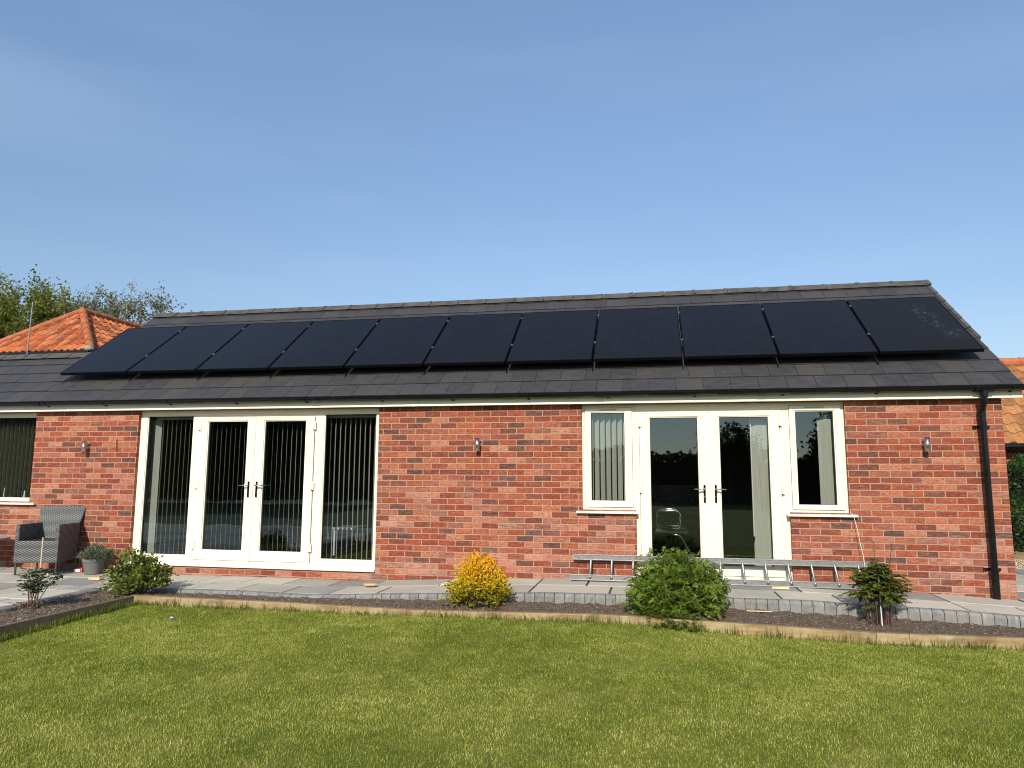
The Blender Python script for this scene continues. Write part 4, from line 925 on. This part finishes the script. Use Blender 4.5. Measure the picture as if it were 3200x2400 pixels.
LGE = leaf_mat('cut_leaf', [(0, (.05,.08,.012)), (.35, (.125,.185,.026)), (.7, (.21,.29,.045)), (1, (.38,.46,.12))], .4, .5, .3)
gp = bush('leafy_perennial', (.20, -1.38, .0), 'large leafy green plant spilling over the timber edge in front of the ladder', 'plant', .405, .24, .44, 3200, .068, LGE, 150, .5, tmpl=palmate(5), cs=.05, up=.7, seed=11, ragged=.22)
g = np.random.default_rng(4); n = 260; P = np.stack([g.uniform(-.28, .22, n), g.uniform(-.36, -.2, n), g.uniform(-.10, .06, n)], -1); P[:,2] = np.where(P[:,1] < -.28, P[:,2]-.03, .03+.03*g.uniform(0, 1, n))
leaves('foliage', P, np.stack([g.normal(0,.6,n), -np.ones(n), g.normal(0,.4,n)], -1), .05*g.uniform(.6,1.2,n), LGE, gp, tmpl=palmate(5), up=1)
L = []; P, D = [], []
for k in range(16):
    a = g.uniform(-.4, .4); b = g.uniform(-.1,.1); q = (a*1.15+g.uniform(-.05,.05), b, g.uniform(.52,.66) if abs(a) < .3 else g.uniform(.42, .52)); L.append([(a*.6,b,.2),(a,b,.5),q])
    for j in range(9): P.append([q[0]+g.normal(0,.02), q[1]+g.normal(0,.02), q[2]-j*.012]); D.append([g.normal(0,1), g.normal(0,1), g.normal(.2,.4)])
stems(gp, L, .003, plain('green_stem', (.10,.13,.04), .7)); leaves('foliage', np.array(P), np.array(D), np.full(len(P), .035), LGE, gp, tmpl=palmate(5), up=1)
# fern-leaved mahonia: fronds in tiers round upright canes
LM = leaf_mat('mahonia_leaf', [(0, (.045,.055,.012)), (.3, (.09,.115,.02)), (.6, (.145,.175,.03)), (.85, (.21,.21,.045)), (1, (.25,.13,.045))], .3, .35, .5)
e = empty('fern_leaved_shrub', (2.10, -1.36, -.02), 'dark fern leaved shrub on upright red stems in front of the ladder end', 'shrub'); g = np.random.default_rng(8)
P, D, SZ, L, LS = [], [], [], [], []
canes = [(-.10,0,.42),(-.05,.02,.55),(0,-.02,.59),(.04,.02,.50),(.09,0,.53),(-.02,.04,.34),(.06,-.03,.36),(.02,.04,.56),(-.08,-.03,.50),(.11,.02,.40),(.0,-.05,.44),(-.11,.02,.48),(.11,-.02,.50),(-.03,-.05,.34)]
for (cx_, cy_, hgt) in canes: LS.append([(cx_*.9, cy_, 0), (cx_*1.0, cy_, hgt*.55), (cx_*1.25, cy_, hgt)])
for (cx_, cy_, hgt) in canes:
    nf = 13
    for k in range(nf):
        a = 2*PI*k/nf*2.4 + g.uniform(-.4,.4); z0 = hgt*g.uniform(.45,.98); ln = (.18 if z0 < .46 else .145)*g.uniform(.7,1.15); base = np.array([cx_*1.1, cy_, z0]); d = np.array([math.cos(a), math.sin(a)*.75, g.uniform(.25,.95)]); pts = []
        for q in range(7):
            u = q/6; pts.append(base + d*ln*u + np.array([0,0,-.075*u*u]))
        L.append([tuple(p) for p in pts[::2]])
        for q in range(1, 7):
            for sgn in (-1, 1):
                for rep in (0, .5):
                    dd = pts[q]-pts[q-1]; perp = np.array([-dd[1], dd[0], 0]); perp = perp/np.linalg.norm(perp); P.append(pts[q]-dd*rep); D.append(perp*sgn + dd/np.linalg.norm(dd)*.75 + np.array([0,0,-.35+g.normal(0,.12)])); SZ.append(.062*(1-.35*q/6)*g.uniform(.8,1.15))
        P.append(pts[-1]); D.append(pts[-1]-pts[-2]); SZ.append(.05)
P, D, SZ = np.array(P), np.array(D), np.array(SZ); leaves('foliage', P, D, SZ, LM, e, wide=.32, fold=.06, col=np.clip(g.normal(.45, .2, len(P)) + (P[:,2]-.35)*.35, 0, 1), up=1.2)
stems(e, LS, .006, plain('red_stem', (.09,.045,.035), .6), 'canes', 7); stems(e, L, .002, plain('red_stem', (.09,.045,.035), .6), 'frond_stalks', 4)
MB().tube([(.005,-.075,0),(.0,-.06,.46)], .0055, 7).build('support_cane', WHITE, e)
L = [[(-.01,-.02,.6),(-.012,-.02,.78)], [(.12,.02,.5),(.155,.0,.76)]]; stems(e, L, .004, plain('red_stem', (.09,.045,.035), .6), 'flower_spikes'); 
for bx in (-.012, .15): n = 30; P = np.array([[bx+g.normal(0,.006), g.normal(-.01,.006), g.uniform(.66,.78)] for i in range(n)]); leaves('flower_buds', P, g.normal(0,1,(n,3)), np.full(n,.016), plain('bud_pink', (.20,.11,.10), .6), e)
# rose in the left bed
LR = leaf_mat('rose_leaf', [(0, (.022,.038,.016)), (.5, (.05,.085,.03)), (.85, (.10,.13,.05)), (1, (.16,.07,.045))], .25, .3, .5)
e = empty('rose_bush', (-6.43, -2.35, -.035), 'sparse young rose bush with reddish stems in the left bed', 'rose bush'); g = np.random.default_rng(21); P, D, L = [], [], []
for k in range(11):
    a = g.uniform(0, 2*PI); sp = g.uniform(.06,.20); hgt = g.uniform(.22,.42); b = (g.uniform(-.04,.04), g.uniform(-.04,.04), 0); q1 = (b[0]+sp*.45*math.cos(a), b[1]+sp*.3*math.sin(a), hgt*.55); q2 = (b[0]+sp*math.cos(a), b[1]+sp*.7*math.sin(a), hgt); L.append([b, q1, q2])
    for j in range(9):
        u = j/8; p = np.array(q1)*(1-u)+np.array(q2)*u; da = g.uniform(0, 2*PI); tw = np.array([math.cos(da), math.sin(da), .15])
        for s in range(5): P.append(p+tw*(.02+.017*s)); D.append(np.array([math.cos(da+(-1)**s*1.0), math.sin(da+(-1)**s*1.0), .1+g.normal(0,.25)]))
L.append([(.02,.02,0),(.14,.05,.22),(.27,.06,.37)])
for j in range(16):
    u = j/15; p = np.array([.14+.13*u, .05, .22+.15*u]); da = g.uniform(0, 2*PI)
    for s in range(3): P.append(p+np.array([math.cos(da), math.sin(da), .1])*(.02+.02*s)); D.append(g.normal(0,1,3))
P, D = np.array(P), np.array(D); leaves('foliage', P, D, .042*g.uniform(.7,1.2,len(P)), LR, e, wide=.62, up=.8)
stems(e, L, .0055, plain('rose_stem', (.10,.05,.04), .6)); n = 160; P = np.stack([g.normal(0,.07,n), g.normal(0,.06,n), g.uniform(0,.05,n)], -1); leaves('dead_leaves', P, g.normal(0,1,(n,3)), np.full(n,.03), leaf_mat('dead_leaf', [(0, (.08,.045,.03)), (1, (.22,.15,.10))], .2), e)
tag(MB().tube([(0,0,0),(.004,0,.72)], .0065, 7).build('bamboo_cane', plain('bamboo', (.62,.52,.30), .5), loc=(-6.405,-2.30,-.03)), 'thin upright bamboo cane beside the rose bush, crossing the chair', 'cane')
# lavender in a pot
e = empty('potted_lavender', (-7.50, -.30, .012), 'grey green lavender in a weathered terracotta pot by the brick wall', 'potted plant')
t = NT('weathered_pot'); P_ = t.obj(); c = t.mix(t.mr(t.noise(P_, 9, 4, .6), .60, .66), (.135,.145,.135), (.36,.17,.10)); POT = t.fin(c, .85, 0, .25)
m = MB(); m.lathe([(0,0),(.092,0),(.10,.01),(.132,.165),(.140,.168),(.143,.205),(.134,.208),(.125,.19),(0,.185)], n=28); m.build('pot', POT, e, smooth=False)
MB().lathe([(0,.192),(.125,.19)], n=16).build('compost', SOIL, e)
LL = leaf_mat('lavender_leaf', [(0, (.07,.085,.055)), (.5, (.15,.175,.115)), (1, (.28,.30,.21))], .2, .7, .2); g = np.random.default_rng(31); n = 1700
a = g.uniform(0, 2*PI, n); rr = g.uniform(0, 1, n)**.6*.20; P = np.stack([rr*np.cos(a)*1.15+.03, rr*np.sin(a)*.75, .20+g.uniform(0, .2, n)*(1.1-rr/.24)], -1); k = g.uniform(0, 1, n) < .10; P[k,0] = g.uniform(.14,.31,k.sum()); P[k,2] = g.uniform(.25,.32,k.sum())
leaves('foliage', P, np.stack([np.cos(a)*rr*4, np.sin(a)*rr*4, np.ones(n)*.8], -1)+g.normal(0,.35,(n,3)), .045*g.uniform(.6,1.3,n), LL, e, wide=.22); stems(e, [[(0,0,.19),tuple(P[i]*[.6,.6,.85]),tuple(P[i])] for i in range(0, 500, 10)], .003)
# dark hellebore behind the pot and red flowers beside chair
LD = leaf_mat('dark_leaf', [(0, (.012,.016,.012)), (1, (.05,.04,.035))], .15)
# ---------------- hedges ----------------
HL = leaf_mat('hedge_leaf', [(0, (.012,.035,.008)), (.5, (.03,.085,.018)), (.85, (.065,.15,.03)), (1, (.13,.22,.06))], .3, .35, .5)
def hedge(name, x0, x1, y0, y1, z0, z1, n, ls, mat, label, cat='hedge', bump=.12, group=None, topf=None):
    cx_, cy_ = (x0+x1)/2, (y0+y1)/2; e = empty(name, (cx_, cy_, z0), label, cat, group)
    x = rng.uniform(x0, x1, n); tp = z1 + (topf(x) if topf else 0); f = rng.uniform(0, 1, n); y = np.where(f < .62, y0, rng.uniform(y0, y1, n)); z = np.where(f < .62, z0 + (tp-z0)*rng.uniform(0, 1, n), tp)
    b = bump*(np.sin(x*2.3+z*3.1)*np.cos(z*2.2-x*1.3)+.6*np.sin(x*7+z*6)); y = y + b*.8 - .05 + rng.normal(0, .05, n) + bump*.4; z = z + np.where(f >= .62, b, 0) + rng.normal(0, .04, n)
    P = np.stack([x-cx_, y-cy_, np.maximum(z-z0, .02)], -1); D = rng.normal(0, .7, (n, 3)); D[:,1] -= .7; D[:,2] += .4
    leaves('foliage', P, D, ls*rng.uniform(.6, 1.3, n), mat, e, wide=.6, col=np.clip(.5+.35*np.sin(x*3.7+z*5)+rng.normal(0,.2,n), 0, 1))
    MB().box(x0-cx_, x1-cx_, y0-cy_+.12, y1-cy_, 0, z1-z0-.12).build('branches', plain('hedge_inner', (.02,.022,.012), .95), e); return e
hedge('laurel_hedge', 4.7, 8.5, 5.45, 6.1, .02, 1.60, 13000, .06, HL, 'dense green laurel hedge in front of the outbuilding wall at the far right')
tag(MB().box(-1.9,1.9,-.05,.05,-.3,.075).build('sleeper', WOODD, loc=(6.6,5.38,.0)), 'dark timber sleeper retaining the hedge above the pale gravel', 'sleeper')

# ---------------- trees ----------------
def tree(name, loc, label, H, rx, rz, mat, nl, ls, seed, group=None, bark=BARK, twigs=420, tipleaf=.2, fill=.35, flat=0, ry=None, upw=.5):
    """trunk -> limbs -> branches -> twigs that end on points of an uneven crown"""
    g = np.random.default_rng(seed); e = empty(name, loc, label, 'tree', group); ry = ry or rx; cz = H - rz
    nb = 13; bumps = g.normal(0, 1, (nb, 3)); bumps[:,2] = np.abs(bumps[:,2])*.8; bumps /= np.linalg.norm(bumps, axis=1, keepdims=True); amp = g.uniform(-.16, .16, nb)
    T = []
    while len(T) < twigs:
        d = g.normal(0, 1, 3); d /= np.linalg.norm(d)
        if d[2] < -.55: continue
        rr = (g.uniform(0, 1)**fill); k = 1 + float(np.sum(amp*np.exp(6*(bumps@d-1)))) + g.normal(0, .045)
        T.append(np.array([d[0]*rx, d[1]*ry, d[2]*rz])*rr*k + np.array([0, 0, cz]))
    T = np.array(T); m = MB(); mt = MB(); hb = max(H*.18, cz-rz*.75)
    top = np.array([g.normal(0,.2), g.normal(0,.2), cz+rz*.1]); mt.tube([(0,0,0), (top[0]*.3, top[1]*.3, hb), tuple(top)], [H*.028, H*.021, H*.009], 9)
    nL = 11; lim = []
    for i in range(nL):
        a = 2*PI*i/nL*1.62+g.uniform(-.3,.3); v = g.uniform(-.1, .75); kk = math.sqrt(1-max(v,0)**2)
        q = np.array([math.cos(a)*kk*rx*.55, math.sin(a)*kk*ry*.55, cz+v*rz*.6]); s0 = np.array([0,0,hb+ (cz-hb)*g.uniform(0,.9)]); mid = s0*.45+q*.55+g.normal(0,.12,3)*rx*.3; lim.append((s0, mid, q)); m.tube([tuple(s0), tuple(mid), tuple(q)], [H*.012, H*.008, H*.0045], 6)
    lq = np.array([l[2] for l in lim]+[l[1] for l in lim]); nodes = []
    nB = max(30, twigs//8); ids = g.choice(twigs, nB, replace=False)
    for i in ids:
        p = T[i]; j = np.argmin(((lq-p)**2).sum(1)); q = lq[j]; e_ = q*.25+p*.75; mid = (q+e_)/2+g.normal(0,.08,3)*rx*.3; m.tube([tuple(q), tuple(mid), tuple(e_)], [H*.0045, H*.0032, H*.002], 4, caps=False); nodes += [e_, mid]
    nodes = np.array(nodes); tl = []
    for p in T:
        j = np.argmin(((nodes-p)**2).sum(1)); q = nodes[j]; p2 = p+np.array([0,0,upw])*g.uniform(.2,1)*.8; mid = (q+p2)/2+g.normal(0,.06,3); m.tube([tuple(q), tuple(mid), tuple(p2)], [H*.0018, H*.0013, H*.0006], 3, caps=False); tl.append((q, p2))
    mt.build('trunk', bark, e); m.build('branches', bark, e)
    ci = g.integers(0, len(T), nl); u = g.uniform(.25, 1.03, nl)[:,None]; A = np.array([t_[0] for t_ in tl])[ci]; B = np.array([t_[1] for t_ in tl])[ci]
    P = A*(1-u)+B*u + g.normal(0, tipleaf, (nl, 3)); D = g.normal(0, 1, (nl, 3)); D[:,2] -= .1
    leaves('crown', P, D, ls*g.uniform(.5,1.3,nl), mat, e, wide=.75, col=np.clip(g.uniform(0,1,len(T))[ci]*.55+g.uniform(0,.5,nl), 0, 1)); return e
LT = leaf_mat('spring_leaf', [(0, (.09,.10,.022)), (.4, (.16,.175,.035)), (.8, (.25,.26,.065)), (1, (.36,.35,.14))], .45, .5, .3)
LT2 = leaf_mat('pale_bud', [(0, (.13,.13,.09)), (.5, (.20,.20,.14)), (1, (.32,.31,.24))], .3, .6, .3)
BARKT = plain('grey_bark', (.15,.135,.11), .9, 0, .2, .3, 3, .5, 20); G_ = 'trees behind the orange roof'
tree('broad_tree', (-31.0, 20, -.4), 'broad spring tree with olive green young leaves at the far left', 11.5, 6.4, 4.1, LT, 52000, .135, 2, G_, BARKT, 900, .14)
tree('broad_tree', (-39.5, 24, -.4), 'second olive leaved tree cut off by the left edge of the picture', 13.6, 5.5, 5, LT, 9000, .15, 14, G_, BARKT, 500, .16)
tree('pale_tree', (-25.2, 21, -.4), 'slighter pale twiggy tree with few leaves between the orange roof and the slate ridge', 10.4, 3.2, 3.4, LT2, 16000, .11, 6, G_, plain('pale_bark', (.26,.245,.21), .9), 620, .10, upw=.9)
tree('green_tree', (-25.0, 26, -.4), 'low green tree showing just above the slate ridge end', 10.0, 4.2, 3.5, LT, 22000, .14, 9, G_, BARKT, 420, .15)

# garden boundary behind the camera: seen only as reflections in the glass
HB = leaf_mat('boundary_leaf', [(0, (.012,.022,.006)), (.5, (.03,.05,.012)), (1, (.07,.10,.03))], .2)
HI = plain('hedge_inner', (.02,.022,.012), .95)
def bhedge(x0, x1, y, h, n, label, ls=.24):
    cx_ = (x0+x1)/2; hw = (x1-x0)/2; e = empty('boundary_hedge', (cx_, y, -.15), label, 'hedge'); x = rng.uniform(-hw, hw, n); f = rng.uniform(0,1,n); tp = h+.10*h*np.sin(x*.9+h)+.05*h*np.sin(x*2.3)
    z = np.where(f < .75, rng.uniform(0, 1, n)*tp, tp+rng.normal(0,.12,n)); P = np.stack([x, np.where(f < .75, rng.normal(.75,.15,n), rng.uniform(-.6,.7,n)), z], -1)
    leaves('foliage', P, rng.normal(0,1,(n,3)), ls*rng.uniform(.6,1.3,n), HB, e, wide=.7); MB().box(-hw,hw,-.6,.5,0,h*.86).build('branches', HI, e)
bhedge(-14.5, 27, -33, 2.75, 26000, 'tall dark hedge across the far end of the garden, mirrored in the right hand doors'); bhedge(-46, -15, -31, 6.6, 26000, 'very tall dark hedge mirrored in the wide door group at the left', .3)
G_ = 'garden trees behind the viewer'
tree('garden_tree', (4.1, -31, -.3), 'small bushy tree above the hedge, mirrored in the right hand glazed door', 4.3, 1.7, 1.7, HB, 6000, .15, 41, G_, twigs=260, tipleaf=.12)
tree('garden_tree', (10.6, -31, -.3), 'dark round tree mirrored in the narrow window at the right', 5.2, 2.6, 2.6, HB, 11000, .2, 42, G_, twigs=320, tipleaf=.2)
tree('garden_tree', (15.5, -31, -.3), 'larger dark tree right of the round one, mirrored in the narrow right window', 6.6, 3.0, 3.2, HB, 9000, .22, 43, G_, twigs=300, tipleaf=.25)
